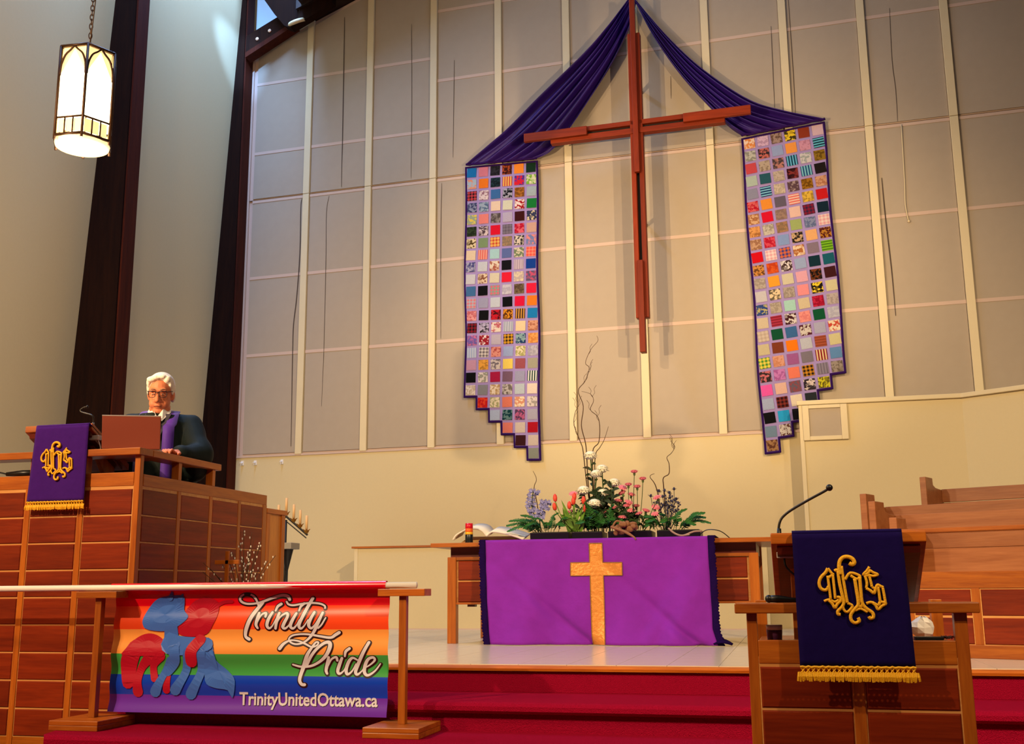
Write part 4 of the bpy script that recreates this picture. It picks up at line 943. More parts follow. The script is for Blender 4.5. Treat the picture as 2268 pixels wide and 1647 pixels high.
ML = ['topmost white chrysanthemum, directly below the tall twigs','white chrysanthemum second from the top of the arrangement','white chrysanthemum tucked just below the second highest one','white chrysanthemum bloom nearest the tallest pink carnations','white chrysanthemum bloom above the coral tulips','white chrysanthemum in the middle of the dark leaves','large lowest white chrysanthemum just above the planters']
for (x, z, k), lab, y in zip([(-1.519,1.462,1),(-1.425,1.347,1),(-1.463,1.305,.9),(-1.332,1.234,1),(-1.57,1.176,1.05),(-1.408,1.149,1),(-1.473,1.063,1.1)], ML, [8.62,8.60,8.55,8.60,8.56,8.55,8.50]): mum(x, y, z, k, lab)
# carnations: one master, copies with their own stem length
def carnation_head():
    m = MB(); R = 0.039
    for ring, (cnt, el, ln) in enumerate(((11,5,1.0),(10,28,0.95),(7,50,0.85),(4,75,0.7))):
        for i in range(cnt):
            a = 2*PI*(i+0.4*ring)/cnt; e = math.radians(el); d = Vector((math.cos(a)*math.cos(e), math.sin(a)*math.cos(e), math.sin(e)*0.6)); leaf(m, d*0.004, d*R*ln, 0.014, 0.006, 3, up=Vector((0.02,0.01,1)))
    m.ball((0,0,0.004), (0.028,0.028,0.013), 8, 5); return m.mesh('bloom', CARN, True)
ch_me = carnation_head(); cal_me = MB().lathe([(0.002,-0.03),(0.008,-0.026),(0.010,-0.008),(0.012,0.0)], (0,0,0), 8).mesh('calyx', plain('calyx_green','5c7a3c',0.6), True)
CA = [(-1.151,1.306),(-1.087,1.25),(-1.201,1.207),(-1.133,1.19),(-1.252,1.187),(-1.257,1.144),(-1.185,1.131),(-1.284,1.084),(-1.201,1.067),(-1.213,1.042),(-1.151,1.041),(-1.181,1.002),(-1.074,1.003),(-0.995,1.026),(-1.118,0.976),(-1.251,0.951),(-1.314,1.027),(-1.377,1.0),(-1.67,1.007),(-1.645,1.148),(-0.974,1.096),(-0.993,0.969)]
for i, (x, z) in enumerate(CA):
    lab = {0:'tallest pink carnation standing above all the others',1:'second tallest pink carnation on a bare stem',18:'lone pink carnation low among the tulips',19:'lone pink carnation above the tulips',20:'pink carnation among the dark thistles'}.get(i, 'mid height pink carnation just below the two tallest' if z > 1.1 else ('pink carnation low over the driftwood' if x < -1.17 else 'pink carnation low on the thistle side'))
    y = 8.50+random.uniform(-0.05,0.05); r = thing('pink_carnation', lab, 'flower', (x, y, SOIL), group='pink carnations on the altar'); h = z-SOIL
    tl = (random.uniform(-0.5,0.5), random.uniform(-0.2,0.6), 0); tl = (tl[1] if i not in (0,1,2,3) else 0.15, tl[0] if i not in (0,1,2,3) else 0, 0)
    inst(ch_me, 'bloom', r, (0,0,h), tl); inst(cal_me, 'calyx', r, (0,0,h), tl)
    bxo = (-1.19-x)*0.5 if x > -1.5 else 0.0; s = MB(); stem_to(s, (bxo,0.02,0), (0,0.002,h-0.022), 0.0028); s.build('stem', G1, r)
# tulips
tme = MB().lathe([(0.004,-0.03),(0.014,-0.022),(0.018,0.0),(0.014,0.022),(0.005,0.034)], (0,0,0), 9).mesh('bloom', TUL, True)
TL = [(-1.78,1.115),(-1.785,1.046),(-1.666,1.054),(-1.625,1.121),(-1.552,1.091),(-1.539,1.026),(-1.633,1.086)]
for i, (x, z) in enumerate(TL):
    r = thing('coral_tulip', ['coral tulip closest to the blue delphiniums, upper of two','coral tulip closest to the blue delphiniums, lower of two','coral tulip beside the low lone pink carnation','tallest coral tulip, just under the lone high carnation','coral tulip right below a white chrysanthemum','shortest coral tulip, beside the lowest chrysanthemum','coral tulip touching the tallest tulip'][i], 'flower', (x, 8.45, SOIL), group='coral tulips on the altar'); h = z-SOIL
    inst(tme, 'bloom', r, (0,0,h), (random.uniform(-.2,.2), (x+1.65)*0.8, 0)); bxo = (-1.62-x)*0.7; s = MB(); stem_to(s, (bxo,0.02,0), (0,0,h-0.025), 0.004); s.build('stem', G2, r)
    lf = MB()
    for q in range(3):
        a = random.uniform(-1,1)*0.13; top = random.uniform(0.5,1.05)*h; leaf(lf, (bxo+random.uniform(-.02,.02),0.01,0), (bxo+a,-0.03+random.uniform(-.04,.03),top*(0.55 if q == 0 else 0.95)), 0.017, 0.04 if q == 0 else 0.0, 8)
    lf.build('leaves', G2, r, smooth=True)
# delphiniums
for i, (lab, pts) in enumerate((('lilac blue delphinium spike leaning highest beside the book', [(-1.93,0.0),(-1.96,0.13),(-1.985,0.23),(-1.965,0.345)]), ('shorter lilac blue delphinium spike next to the tulips', [(-1.93,0.0),(-1.91,0.12),(-1.885,0.20),(-1.86,0.25)]))):
    r = thing('blue_delphinium', lab, 'flower', (pts[0][0], 8.50, SOIL), group='delphiniums on the altar'); P = smooth_path([(x-pts[0][0], 0, z) for x, z in pts], 8)
    MB().tube(P, 0.004, 5).build('stem', G1, r); fl_ = MB()
    for p in P[8:]:
        for q in range(3):
            c = p+Vector((random.uniform(-0.04,0.04), random.uniform(-0.03,0.03), random.uniform(-0.015,0.015)))
            for a in range(5):
                an = 2*PI*a/5+random.random(); leaf(fl_, c, c+Vector((0.019*math.cos(an), -0.006, 0.019*math.sin(an))), 0.007, 0, 2)
    stuff(fl_.build('florets', DEL, r, smooth=True))
# sea holly thistles
HL = [(-0.854,1.173),(-0.93,1.164),(-0.97,1.158),(-1.043,1.128),(-0.891,1.145),(-0.843,1.097),(-0.885,1.105),(-0.942,1.114),(-0.994,1.072),(-0.922,1.07),(-0.822,1.061),(-0.96,1.021),(-0.873,1.041),(-1.017,1.023),(-0.846,1.004),(-0.90,1.03),(-0.94,1.045),(-0.87,1.075)]
hm = MB(); hm.ball((0,0,0), (0.010,0.010,0.014), 7, 5)
for a in range(9):
    an = 2*PI*a/9; leaf(hm, (0.004*math.cos(an),0.004*math.sin(an),-0.008), (0.026*math.cos(an),0.026*math.sin(an),0.0), 0.004, 0, 2, up=Vector((0.01,0,1)))
hme = hm.mesh('thistle_head', HOL, False)
for i, (x, z) in enumerate(HL):
    r = thing('sea_holly', {0:'highest dark blue sea holly thistle in its clump',3:'sea holly thistle leaning out toward the pink carnations',10:'sea holly thistle leaning out above the fern tip'}.get(i, 'spiky dark blue sea holly thistle inside the clump'), 'flower', (x, 8.58+random.uniform(-0.05,0.05), SOIL), group='sea holly on the altar'); h = z-SOIL
    inst(hme, 'thistle_head', r, (0,0,h), (random.uniform(-.5,.5), random.uniform(-.5,.5), 0)); bxo = (-0.92-x)*0.7; s = MB(); stem_to(s, (bxo,0,0), (0,0,h-0.01), 0.0025, 0.02); s.build('stem', plain('thistle_stem','3c3c44',0.7), r)
    if i % 2 == 0:
        s2 = MB()
        for q in range(5): 
            c = Vector((bxo,0,0)).lerp(Vector((0,0,h)), random.uniform(0.4,0.9)); a = random.uniform(0,2*PI); s2.tube([c, c+Vector((0.03*math.cos(a),0.02*math.sin(a),0.025))], 0.0016, 4); s2.ball(c+Vector((0.03*math.cos(a),0.02*math.sin(a),0.028)), 0.008, 6, 4)
        s2.build('side_buds', HOL, r)
# fern fronds
def frond(x, y, dx, dy, dz, ln, lab):
    r = thing('fern_frond', lab, 'leaf', (x, y, SOIL), group='fern fronds on the altar'); P = smooth_path([(0,0,0),(dx*0.5,dy*0.5,dz*0.5+0.045),(dx*1.1,dy*1.1,dz)], 12); m = MB(); m.tube(P, [0.0022]*len(P), 4)
    n = len(P)
    for k in range(4, n):
        t = k/(n-1); l = ln*(1.05-t)**0.6+0.006; T = (P[k]-P[k-1]).normalized(); sd = T.cross(Vector((0,-0.6,1))); sd.normalize()
        for s in (1,-1): leaf(m, P[k], P[k]+sd*s*l*0.85+T*l*0.45+Vector((0,0,random.uniform(-0.2,0.1)*l)), 0.0058, 0.0, 3)
    m.build('fronds', G3, r, smooth=True)
for (x, dx, dy, dz) in [(-1.93,-0.22,-0.02,0.06),(-1.90,-0.16,-0.08,0.09),(-1.88,-0.10,-0.12,0.05),(-1.84,0.03,-0.14,0.05),(-1.80,0.10,-0.12,0.04),(-1.95,-0.18,-0.08,0.01),(-1.76,0.08,-0.10,0.10),(-1.86,-0.05,-0.13,0.10),(-1.94,-0.20,0.02,0.10),(-1.90,-0.12,-0.10,0.13),(-1.82,0.06,-0.06,0.14),(-1.92,-0.08,-0.10,0.03)]:
    frond(x, 8.46, dx, dy, dz, 0.05, 'feathery fern frond by the open book')
for (x, dx, dy, dz) in [(-0.80,0.17,0.0,0.09),(-0.82,0.12,-0.08,0.03),(-0.88,-0.05,-0.12,0.05),(-0.95,-0.09,-0.11,0.06),(-0.90,0.06,-0.12,0.08),(-0.78,0.15,-0.05,0.12),(-1.0,-0.05,-0.1,0.03),(-0.86,0.10,-0.06,0.15),(-0.92,-0.02,-0.10,0.12),(-0.84,0.04,-0.12,0.06),(-0.98,-0.08,-0.08,0.10),(-0.80,0.20,0.03,0.05)]:
    frond(x, 8.48, dx, dy, dz, 0.05, 'feathery fern frond under the thistles')
for (x, dx, dy, dz) in [(-1.50,-0.08,-0.12,0.06),(-1.44,0.05,-0.13,0.06),(-1.38,0.07,-0.12,0.08),(-1.52,0.02,-0.13,0.11),(-1.30,0.05,-0.10,0.05),(-1.42,-0.03,-0.10,0.16),(-1.36,0.04,-0.06,0.20),(-1.48,-0.05,-0.05,0.22)]:
    frond(x, 8.48, dx, dy, dz, 0.06, 'feathery fern frond below the chrysanthemums')
def leafy(x, y, dx, h, lab, mt, nl, lw, ll):
    r = thing('leafy_sprig', lab, 'leaf', (x, y, SOIL), group='leafy sprigs on the altar'); m = MB(); P = smooth_path([(0,0,0),(dx*0.4,-0.01,h*0.55),(dx,-0.02,h)], 8); MB().tube(P, 0.003, 5).build('sprig_stem', G1, r)
    for k in range(nl):
        p = P[int((0.15+0.85*k/nl)*(len(P)-1))]; a = k*2.4+x*7; leaf(m, p, p+Vector((ll*math.cos(a), ll*0.6*math.sin(a)-0.02, ll*random.uniform(-0.1,0.6))), lw, 0.01, 5)
    m.build('sprig_leaves', mt, r, smooth=True)
for i in range(14):
    leafy(-1.56+0.028*i, 8.50+0.02*(i % 4), random.uniform(-0.05,0.05), random.uniform(0.10,0.26)+(0.14 if 2 < i < 9 else 0), ['leafy dark green sprig under the coral tulip side of the chrysanthemums','leafy dark green sprig amid the chrysanthemum stems','leafy dark green sprig on the carnation side of the chrysanthemums'][0 if i < 4 else (1 if i < 10 else 2)], G4, 12, 0.017, 0.075)
for i in range(6):
    leafy(-1.30+0.05*i, 8.50+0.02*(i % 3), random.uniform(-0.04,0.04), random.uniform(0.08,0.16), 'leafy green sprig low under the carnations', G1, 9, 0.012, 0.06)
# curly willow twigs
WL = [('longest curly willow twig rising over the flowers', [(-1.50,0.85),(-1.54,1.2),(-1.556,1.501),(-1.567,1.592),(-1.592,1.72),(-1.57,1.874),(-1.609,2.005),(-1.552,2.085),(-1.518,2.194),(-1.549,2.242),(-1.5,2.351),(-1.439,2.417),(-1.447,2.46)]),
 ('curly willow twig bowing away from the longest one', [(-1.50,0.85),(-1.55,1.2),(-1.583,1.502),(-1.604,1.584),(-1.652,1.723),(-1.64,1.823),(-1.612,1.885),(-1.618,1.996)]),
 ('curly willow twig with a hooked tip', [(-1.49,0.85),(-1.50,1.2),(-1.506,1.499),(-1.454,1.578),(-1.442,1.713),(-1.458,1.787),(-1.512,1.844),(-1.483,1.916),(-1.509,1.972),(-1.582,1.999)]),
 ('short straight willow twig in the chrysanthemums', [(-1.49,0.85),(-1.49,1.2),(-1.484,1.463),(-1.446,1.533),(-1.409,1.595),(-1.37,1.701)]),
 ('curly willow twig rising behind the thistles', [(-0.93,0.85),(-0.938,1.179),(-0.939,1.266),(-0.894,1.3),(-0.891,1.379),(-0.907,1.432),(-0.87,1.466),(-0.842,1.518),(-0.876,1.564)]),
 ('short kinked willow twig behind the thistles', [(-0.95,0.85),(-0.994,1.181),(-1.044,1.279),(-1.008,1.304)]),
 ('thin curly willow twig over the delphiniums', [(-1.94,0.85),(-1.97,1.1),(-1.99,1.22),(-1.97,1.29),(-2.00,1.36)])]
for lab, pts in WL:
    r = thing('willow_twig', lab, 'twig', (pts[0][0], 8.64, SOIL)); P = smooth_path([(x-pts[0][0], 0.015*math.sin(z*9), z-0.85) for x, z in pts], 5); n = len(P)
    MB().tube(P, [0.0052*(1-0.72*i/n) for i in range(n)], 5).build('twig_stem', TWIG, r, smooth=True)
    if len(pts) > 7:
        for q in range(5):
            t2 = MB()
            i = int(n*random.uniform(0.45,0.9)); p = P[i]; a = random.choice((-1,1)); t2.tube(smooth_path([p, p+Vector((0.02*a,0,0.03)), p+Vector((0.015*a,0,0.06)), p+Vector((0.035*a,0,0.09))], 3), 0.0014, 4)
            t2.build('side_twig', TWIG, r)
r = thing('driftwood', 'bent driftwood stick overhanging the altar cloth edge', 'branch', (-1.25, 8.22, 0.795))
MB().tube(smooth_path([(-0.06,0.05,0.075),(0.02,0.02,0.045),(0.07,-0.02,0.024),(0.125,-0.06,-0.01),(0.145,-0.08,-0.032)], 4), [0.012]*9+[0.012,0.010,0.009,0.008,0.008,0.007,0.006,0.004], 7).build('main_stick', DRIFT, r, smooth=True)
k_ = MB()
for q in range(16): k_.ball((random.uniform(-0.03,0.12), random.uniform(0.06,0.12), random.uniform(0.02,0.10)), (random.uniform(0.018,0.032), 0.02, random.uniform(0.015,0.026)), 7, 5)
k_.build('gnarled_knots', DRIFT, r)
MB().tube(smooth_path([(-0.05,0.07,0.08),(-0.02,0.08,0.12),(0.04,0.08,0.10)], 4), 0.008, 6).build('side_stick', DRIFT, r)
r = thing('driftwood', 'pale forked driftwood root beside the last planter', 'branch', (-0.77, 8.32, TZ)); 
MB().tube(smooth_path([(-0.11,0.0,0.072),(-0.06,-0.02,0.03),(0.0,-0.03,0.014),(0.08,-0.02,0.042),(0.14,0.0,0.045)], 4), 0.008, 6).build('main_stick', plain('pale_driftwood','a08470',0.8,bump=.5), r, smooth=True)
MB().tube([(0.0,-0.03,0.014),(0.05,-0.05,0.02)], 0.006, 6).build('side_stick', MATS['pale_driftwood'], r)
MB().tube(smooth_path([(0.10,0.08,0.0075),(0.17,0.05,0.055),(0.27,0.02,0.045),(0.34,0.05,-0.008)], 5), 0.0035, 5).build('wire', BLACK, r)
# candle in rainbow glass
r = thing('rainbow_candle', 'slim candle jar striped red, orange and yellow over black', 'candle', (-2.452, 8.32, TW))
MB().lathe([(0.029,0.0),(0.031,0.004),(0.031,0.066),(0.030,0.068)], (0,0,0), 20).build('dark_base', plain('dark_slate','181c22',0.3), r, smooth=True)
for n_, a, b_, c_ in (('yellow_band',0.068,0.088,'e8b020'),('orange_band',0.088,0.116,'e0601c'),('red_band',0.116,0.156,'c80c24')):
    MB().lathe([(0.030,a),(0.031,a+0.001),(0.030,b_)], (0,0,0), 20).build(n_, plain('candle_'+c_, c_, 0.3), r, smooth=True)
# open book
PG = plain('page_cream', 'e6dcc6', 0.8); PGE = plain('page_edges', 'c89a60', 0.8); r = thing('open_book', 'large open book with cream pages on the altar table', 'book', (-2.33, 8.56, TW), math.radians(4))
MB().box(-0.275, 0.275, -0.19, 0.17, 0.0, 0.006).build('cover', plain('book_cover','6a5236',0.6), r)
stand_ = MB().prism([(-0.15,0.006),(0.16,0.006),(0.16,0.07),(-0.15,0.012)], 'X', -0.22, 0.22).build('book_rest', PGE, r)
def sheet(prof, y0, y1, dz):
    n = len(prof); vs = [(x, y0, z) for x, z in prof]+[(x, y1, z+dz) for x, z in prof]; return MB().add(vs, [(i, i+1, n+i+1, n+i) for i in range(n-1)])
LPf = [(p.x, p.z) for p in smooth_path([(-0.285,0,0.03),(-0.25,0,0.075),(-0.15,0,0.115),(-0.06,0,0.105),(-0.012,0,0.055)], 5)]
RPf = [(p.x, p.z) for p in smooth_path([(-0.012,0,0.055),(0.03,0,0.088),(0.12,0,0.078),(0.22,0,0.05),(0.285,0,0.026)], 5)]
sheet(LPf, -0.165, 0.16, 0.055).build('left_page', PG, r, smooth=True, solid=0.012); rpo = sheet(RPf, -0.165, 0.16, 0.055).build('right_page', PG, r, smooth=True, solid=0.012)
for k in range(2):
    xa, xb = 0.045+0.105*k, 0.135+0.105*k
    prf = [(p[0], p[1]+0.008) for p in RPf if xa <= p[0] <= xb]
    if len(prf) > 1: sheet(prf, -0.145, 0.13, 0.047).build('printed_column', plain('printed_page','b09088',0.8), rpo, smooth=True)
# ================================================================== SMALL THINGS ON LECTERN AND PULPIT
def mic(name, label, loc, pts, rad, tip_r):
    r = thing(name, label, 'microphone', loc); P = smooth_path(pts, 6)
    MB().tube([pts[0], Vector(pts[0]).lerp(Vector(pts[1]), 0.8)], [0.010,0.007], 8).build('mic_base', CHROME if 'chrome' in label else BLACK, r, smooth=True)
    MB().tube(P, rad, 8).build('gooseneck', plain('gunmetal','2e2b28',0.35,0.5), r, smooth=True)
    MB().ball(pts[-1], tip_r, 12, 8).build('mic_head', BLACK, r, smooth=True); return r
mic('gooseneck_microphone', 'long black gooseneck microphone on the lectern desk', (-0.035, 3.985, 0.558), [(0,0,0),(0.004,0,0.069),(0.03,0,0.106),(0.10,-0.01,0.147),(0.165,-0.02,0.180),(0.182,-0.02,0.192)], 0.0045, 0.012)
mic('gooseneck_microphone', 'small chrome based gooseneck microphone on the pulpit desk', (-4.035, 5.66, 1.372), [(0,0,0),(0.006,0,0.055),(0.0,-0.01,0.085),(-0.06,-0.02,0.105),(-0.075,-0.02,0.12),(-0.05,-0.02,0.136),(-0.03,-0.02,0.138)], 0.005, 0.009)
r = thing('hand_microphone', 'black hand microphone lying on the lectern rail', 'microphone', (-0.03, 3.97, 0.356), 0.1); MB().tube([(-0.05,0,0.014),(-0.02,0,0.014),(0.03,0,0.010),(0.10,0.0,0.008)], [0.012,0.013,0.008,0.006], 8).build('mic_body', BLACK, r, smooth=True)
MB().ball((-0.05,0,0.014), 0.0138, 10, 6).build('mic_head', BLACK, r, smooth=True)
r = thing('hand_microphone', 'black hand microphone lying on the pulpit ledge', 'microphone', (-4.50, 5.63, 1.10), 0.1); MB().tube([(-0.08,0,0.018),(0.02,0,0.02),(0.10,0.0,0.02)], [0.012,0.02,0.02], 8).build('mic_body', BLACK, r, smooth=True)
MB().tube(smooth_path([(-0.08,0,0.018),(-0.14,0.0,0.03),(-0.2,0.0,0.02)], 4), 0.005, 5).build('cable', BLACK, r)
r = thing('desk_lamp_box', 'small white light fitting under the lectern desk lip', 'light fitting', (-0.005, 3.945, 0.508)); MB().box(-0.04, 0.04, -0.012, 0.02, 0.0, 0.022).build('fitting', plain('grey_white','b8b4ac',0.4), r, bevel=0.003)
MB().tube(smooth_path([(-0.015,0.0,0.0),(-0.01,0.0,-0.03),(0.02,0.0,-0.06),(0.05,0.02,-0.08)], 5), 0.004, 6).build('cable', BLACK, r)
r = thing('desk_lamp_box', 'small white light fitting under the pulpit desk lip', 'light fitting', (-4.00, 5.64, 1.305)); MB().box(-0.03, 0.03, -0.01, 0.03, 0.0, 0.028).build('fitting', MATS['grey_white'], r, bevel=0.003)
MB().tube(smooth_path([(0.02,0.01,0.0),(0.03,0.02,-0.04),(0.03,0.02,-0.066)], 4), 0.003, 5).build('cable', WHITE, r)
SHZ = 0.225
r = thing('printed_mug', 'small white mug with purple and brown print on the lectern shelf', 'mug', (-0.068, 4.02, SHZ)); MB().lathe([(0.022,0.0),(0.025,0.003),(0.027,0.03),(0.0275,0.038)], (0,0,0), 18).build('mug_lower', plain('mug_print','5a2c50',0.4,var=0.6,bscale=70), r, smooth=True)
MB().lathe([(0.0275,0.038),(0.028,0.055),(0.026,0.055)], (0,0,0), 18).build('mug_rim', WHITE, r, smooth=True)
r = thing('paper_bag', 'crumpled white paper bag on the lectern shelf', 'bag', (0.455, 4.32, SHZ)); m = MB(); m.ball((0,0,0.036), (0.042,0.03,0.04), 9, 6); m.v = [(x+random.uniform(-.004,.004), y+random.uniform(-.004,.004), max(0, z+random.uniform(-.004,.004))) for x, y, z in m.v]; m.build('paper', WHITE, r)
r = thing('black_folder', 'flat black folder lying on the lectern shelf', 'folder', (0.44, 4.02, SHZ)); MB().box(-0.045, 0.045, -0.03, 0.03, 0.0, 0.016).build('folder_body', BLACK, r, bevel=0.002)
r = thing('paper_scrap', 'crumpled tissue beside the black folder', 'tissue', (0.508, 4.03, SHZ)); m = MB(); m.grid(lambda u, v: ((u-.5)*0.05, (v-.5)*0.05, 0.004+0.016*abs(math.sin(7*u+3*v))), 6, 6); m.build('tissue', WHITE, r)
# ================================================================== CORNER BEHIND THE PULPIT
r = thing('oak_cabinet', 'plain oak cabinet standing against the rear end of the pulpit', 'cabinet', (-3.80, 7.225, 0))
MB().box(-0.14, 0.135, 0.0, 0.30, 0, 0.965).build('cabinet_body', wood('oak_door','a05c1c','c07c30',0.4,'Z'), r); MB().box(-0.16, 0.155, -0.01, 0.32, 0.965, 1.0).build('cabinet_top', OAKY, r, bevel=0.004)
for y in (0.0, 0.245): MB().box(0.135, 0.147, y, y+0.055, 0, 0.965).build('cabinet_stile', OAKZ, r, bevel=0.002)
r = thing('candelabrum', 'brass candelabrum with slanted arms of slim beige candles', 'candelabrum', (-4.12, 8.5, 0)); CND = plain('beige_candle','d0a874',0.6)
MB().lathe([(0.12,0),(0.12,0.02),(0.03,0.05)], (0,0,0), 16).build('foot', BRASS, r, smooth=True); MB().tube([(0,0,0.03),(0,0,1.0)], 0.011, 8).build('stem', plain('black_iron','14100c',0.5), r, smooth=True)
arm = MB()
for s in (-1, 1): arm.tube([(0,0,1.03),(s*0.20,0,0.87)], 0.009, 6); arm.tube([(0,0,0.99),(s*0.19,0,0.845)], 0.005, 6)
arm.build('arms', MATS['black_iron'], r)
for s, d in ((0,0),(1,0.07),(1,0.13),(1,0.19),(-1,0.07),(-1,0.13),(-1,0.19)):
    z = 1.03-0.8*d+0.02; cup = MB().lathe([(0.006,-0.02),(0.02,-0.004),(0.024,0.01),(0.012,0.012)], (s*d,0,z), 8)
    for a in range(4): cup.tube([(s*d,0,z),(s*d+0.03*math.cos(a*PI/2+.4),0.03*math.sin(a*PI/2+.4),z+0.02)], 0.0035, 4)
    cpo = cup.build('candle_cup', BRASS, r); MB().tube([(s*d,0,z+0.01),(s*d,0,z+0.135)], 0.0115, 8).build('candle', CND, cpo, smooth=True)
r = thing('music_stand', 'small grey topped stand with black tapered neck', 'stand', (-3.93, 8.15, 0)); MB().box(-0.07, 0.07, -0.08, 0.08, 0.74, 0.79).build('stand_top', plain('grey_laminate','8a847a',0.5), r, bevel=0.003)
MB().lathe([(0.008,0.56),(0.05,0.74)], (0,0,0), 10).build('stand_neck', BLACK, r); MB().tube([(0,0,0.02),(0,0,0.57)], 0.011, 8).build('stand_pole', BLACK, r, smooth=True); MB().lathe([(0.11,0),(0.11,0.015),(0.02,0.03)], (0,0,0), 14).build('stand_foot', BLACK, r, smooth=True)
# pussy willow arrangement and little wooden cross beside the pulpit
VX, VY = -3.36, 6.36
r = thing('tall_vase', 'dark tall vase holding pussy willow branches beside the pulpit', 'vase', (VX, VY, 0)); MB().lathe([(0.06,0),(0.085,0.02),(0.095,0.18),(0.06,0.30),(0.07,0.34),(0.062,0.34)], (0,0,0), 20).build('vase_body', plain('vase_glaze','2a1a12',0.3), r, smooth=True)
cat = plain('catkin_grey', 'd8d0bc', 0.85); PW = [(-0.02,0.80),(0.03,0.78),(-0.05,0.72),(0.08,0.74),(0.12,0.70),(-0.10,0.66),(0.05,0.66),(0.15,0.60),(0.22,0.63),(-0.16,0.58),(-0.24,0.56),(0.10,0.56),(-0.30,0.60),(-0.40,0.60),(0.0,0.62),(0.13,0.72),(-0.08,0.60),(0.07,0.70)]
tm = MB(); tm.ball((0,0,0), (0.0065,0.0065,0.0095), 6, 4); 
for i, (dx, zt) in enumerate(PW):
    lab = {8:'pussy willow branch leaning out over the cabinet side',12:'pussy willow branch leaning out across the pulpit panels',13:'pussy willow branch leaning furthest across the pulpit panels'}.get(i, 'tall pussy willow branch reaching the upper pulpit panels' if zt > 0.69 else 'shorter pussy willow branch around the small wooden cross')
    dxs = dx if dx < 0.2 else dx; q = thing('pussy_willow_branch', lab, 'branch', (VX, VY, 0.06), group='pussy willow branches'); sy = random.uniform(-0.06,0.05) if dx > -0.2 else -0.04+0.05*random.random()
    h = zt-0.06; xx = dx*(1 if dx > -0.25 else 1.0); P = smooth_path([(xx*0.05,0,0),(xx*0.16,sy*0.3,0.28),(xx*0.6,sy*0.8,0.28+(h-0.28)*0.6),(xx,sy,h)], 7); n = len(P)
    MB().tube(P, [0.0038*(1-0.6*k/n) for k in range(n)], 5).build('branch_stem', TWIG, q, smooth=True); m = MB()
    for k in range(9, n-1):
        if random.random() < 0.55 and i not in (12, 13): m.ball(P[k]+Vector((random.choice((-1,1))*0.008,-0.004,0)), (0.0048,0.0048,0.0078), 6, 4)
    if m.v: stuff(m.build('catkins', cat, q, smooth=True))
r = thing('small_wooden_cross', 'small plain wooden cross standing among pussy willow branches', 'cross', (-3.432, 6.27, 0)); MB().box(-0.012,0.012,-0.008,0.008,0.02,0.66).build('upright', OAKZ, r, bevel=0.002); MB().box(-0.083,0.083,-0.008,0.008,0.578,0.604).build('crossbar', OAKX, r, bevel=0.002); MB().box(-0.06,0.06,-0.05,0.05,0,0.02).build('foot', OAKX, r, bevel=0.002)
# ================================================================== PERSON AT THE PULPIT
HX, HY, HF = -4.05, 6.42, 0.12
per = thing('person', 'white haired person in dark robe and purple stole reading at pulpit', 'person', (HX, HY, HF), math.radians(20))
SKIN = plain('skin', 'c8744e', 0.55, bump=0.06, bscale=60, var=0.08, spec=0.35)
ROBE = plain('dark_green_robe', '071310', 0.7, bump=0.15, bscale=16, var=0.15, spec=0.2)
STOLE = plain('purple_stole', '4c1c98', 0.6, bump=0.1, bscale=50, spec=0.3, sheen=0.3)
HAIR = plain('white_hair', 'd8cfbe', 0.7, bump=0.5, bscale=45, var=0.12)
def cap(mb, a, b, ra, rb, n=10):
    a, b = Vector(a), Vector(b); k = 5
    mb.tube([a.lerp(b, i/k) for i in range(k+1)], [ra+(rb-ra)*i/k for i in range(k+1)], n); mb.ball(a, ra, n, 8); mb.ball(b, rb, n, 8)
HM = Matrix.Translation((0,-0.015,1.45)) @ Matrix.Rotation(math.radians(16), 4, 'X') @ Matrix.Scale(1.04, 4) @ Matrix.Translation((0,0.0,-1.45))
def H(p): return HM @ Vector(p)
hd = MB()
hd.ball((0,0.012,1.618), (0.076,0.095,0.098), 20, 14); hd.ball((0,-0.022,1.555), (0.066,0.072,0.088), 18, 12)
hd.ball((0,-0.062,1.492), (0.040,0.030,0.026), 12, 8); hd.ball((0.030,-0.050,1.535), (0.034,0.036,0.036), 12, 8); hd.ball((-0.030,-0.050,1.535), (0.034,0.036,0.036), 12, 8)
hd.ball((0.042,-0.030,1.50), (0.026,0.034,0.026), 10, 8); hd.ball((-0.042,-0.030,1.50), (0.026,0.034,0.026), 10, 8)
cap(hd, (0,-0.088,1.602), (0,-0.110,1.562), 0.0095, 0.0145, 8); hd.ball((0.012,-0.098,1.557), 0.0105, 8, 6); hd.ball((-0.012,-0.098,1.557), 0.0105, 8, 6)
cap(hd, (-0.042,-0.076,1.625), (0.042,-0.076,1.625), 0.013, 0.013, 8)
hd.ball((0,-0.088,1.530), (0.024,0.012,0.008), 10, 6); hd.ball((0,-0.086,1.516), (0.022,0.012,0.009), 10, 6)
for s in (1,-1):
    hd.ball((s*0.077,0.012,1.585), (0.010,0.020,0.033), 10, 8); hd.ball((s*0.074,0.006,1.560), (0.008,0.010,0.013), 8, 6)
hd.xf(HM)
bd = MB(); bd.v += hd.v; bd.f += hd.f
cap(bd, (0,0.02,1.36), (0,0.0,1.50), 0.064, 0.060, 14); cap(bd, (-0.15,0.01,1.345), (0.15,0.01,1.345), 0.05, 0.05); bd.ball((0,0.0,1.22), (0.19,0.125,0.22), 18, 12); bd.ball((0,0.01,0.98), (0.175,0.125,0.16), 18, 12)
for s in (1,-1):
    cap(bd, (s*0.09,0.01,0.92), (s*0.10,0.01,0.50), 0.085, 0.058); cap(bd, (s*0.10,0.01,0.50), (s*0.10,0.03,0.09), 0.056, 0.040); cap(bd, (s*0.10,0.03,0.045), (s*0.115,-0.14,0.035), 0.042, 0.034)
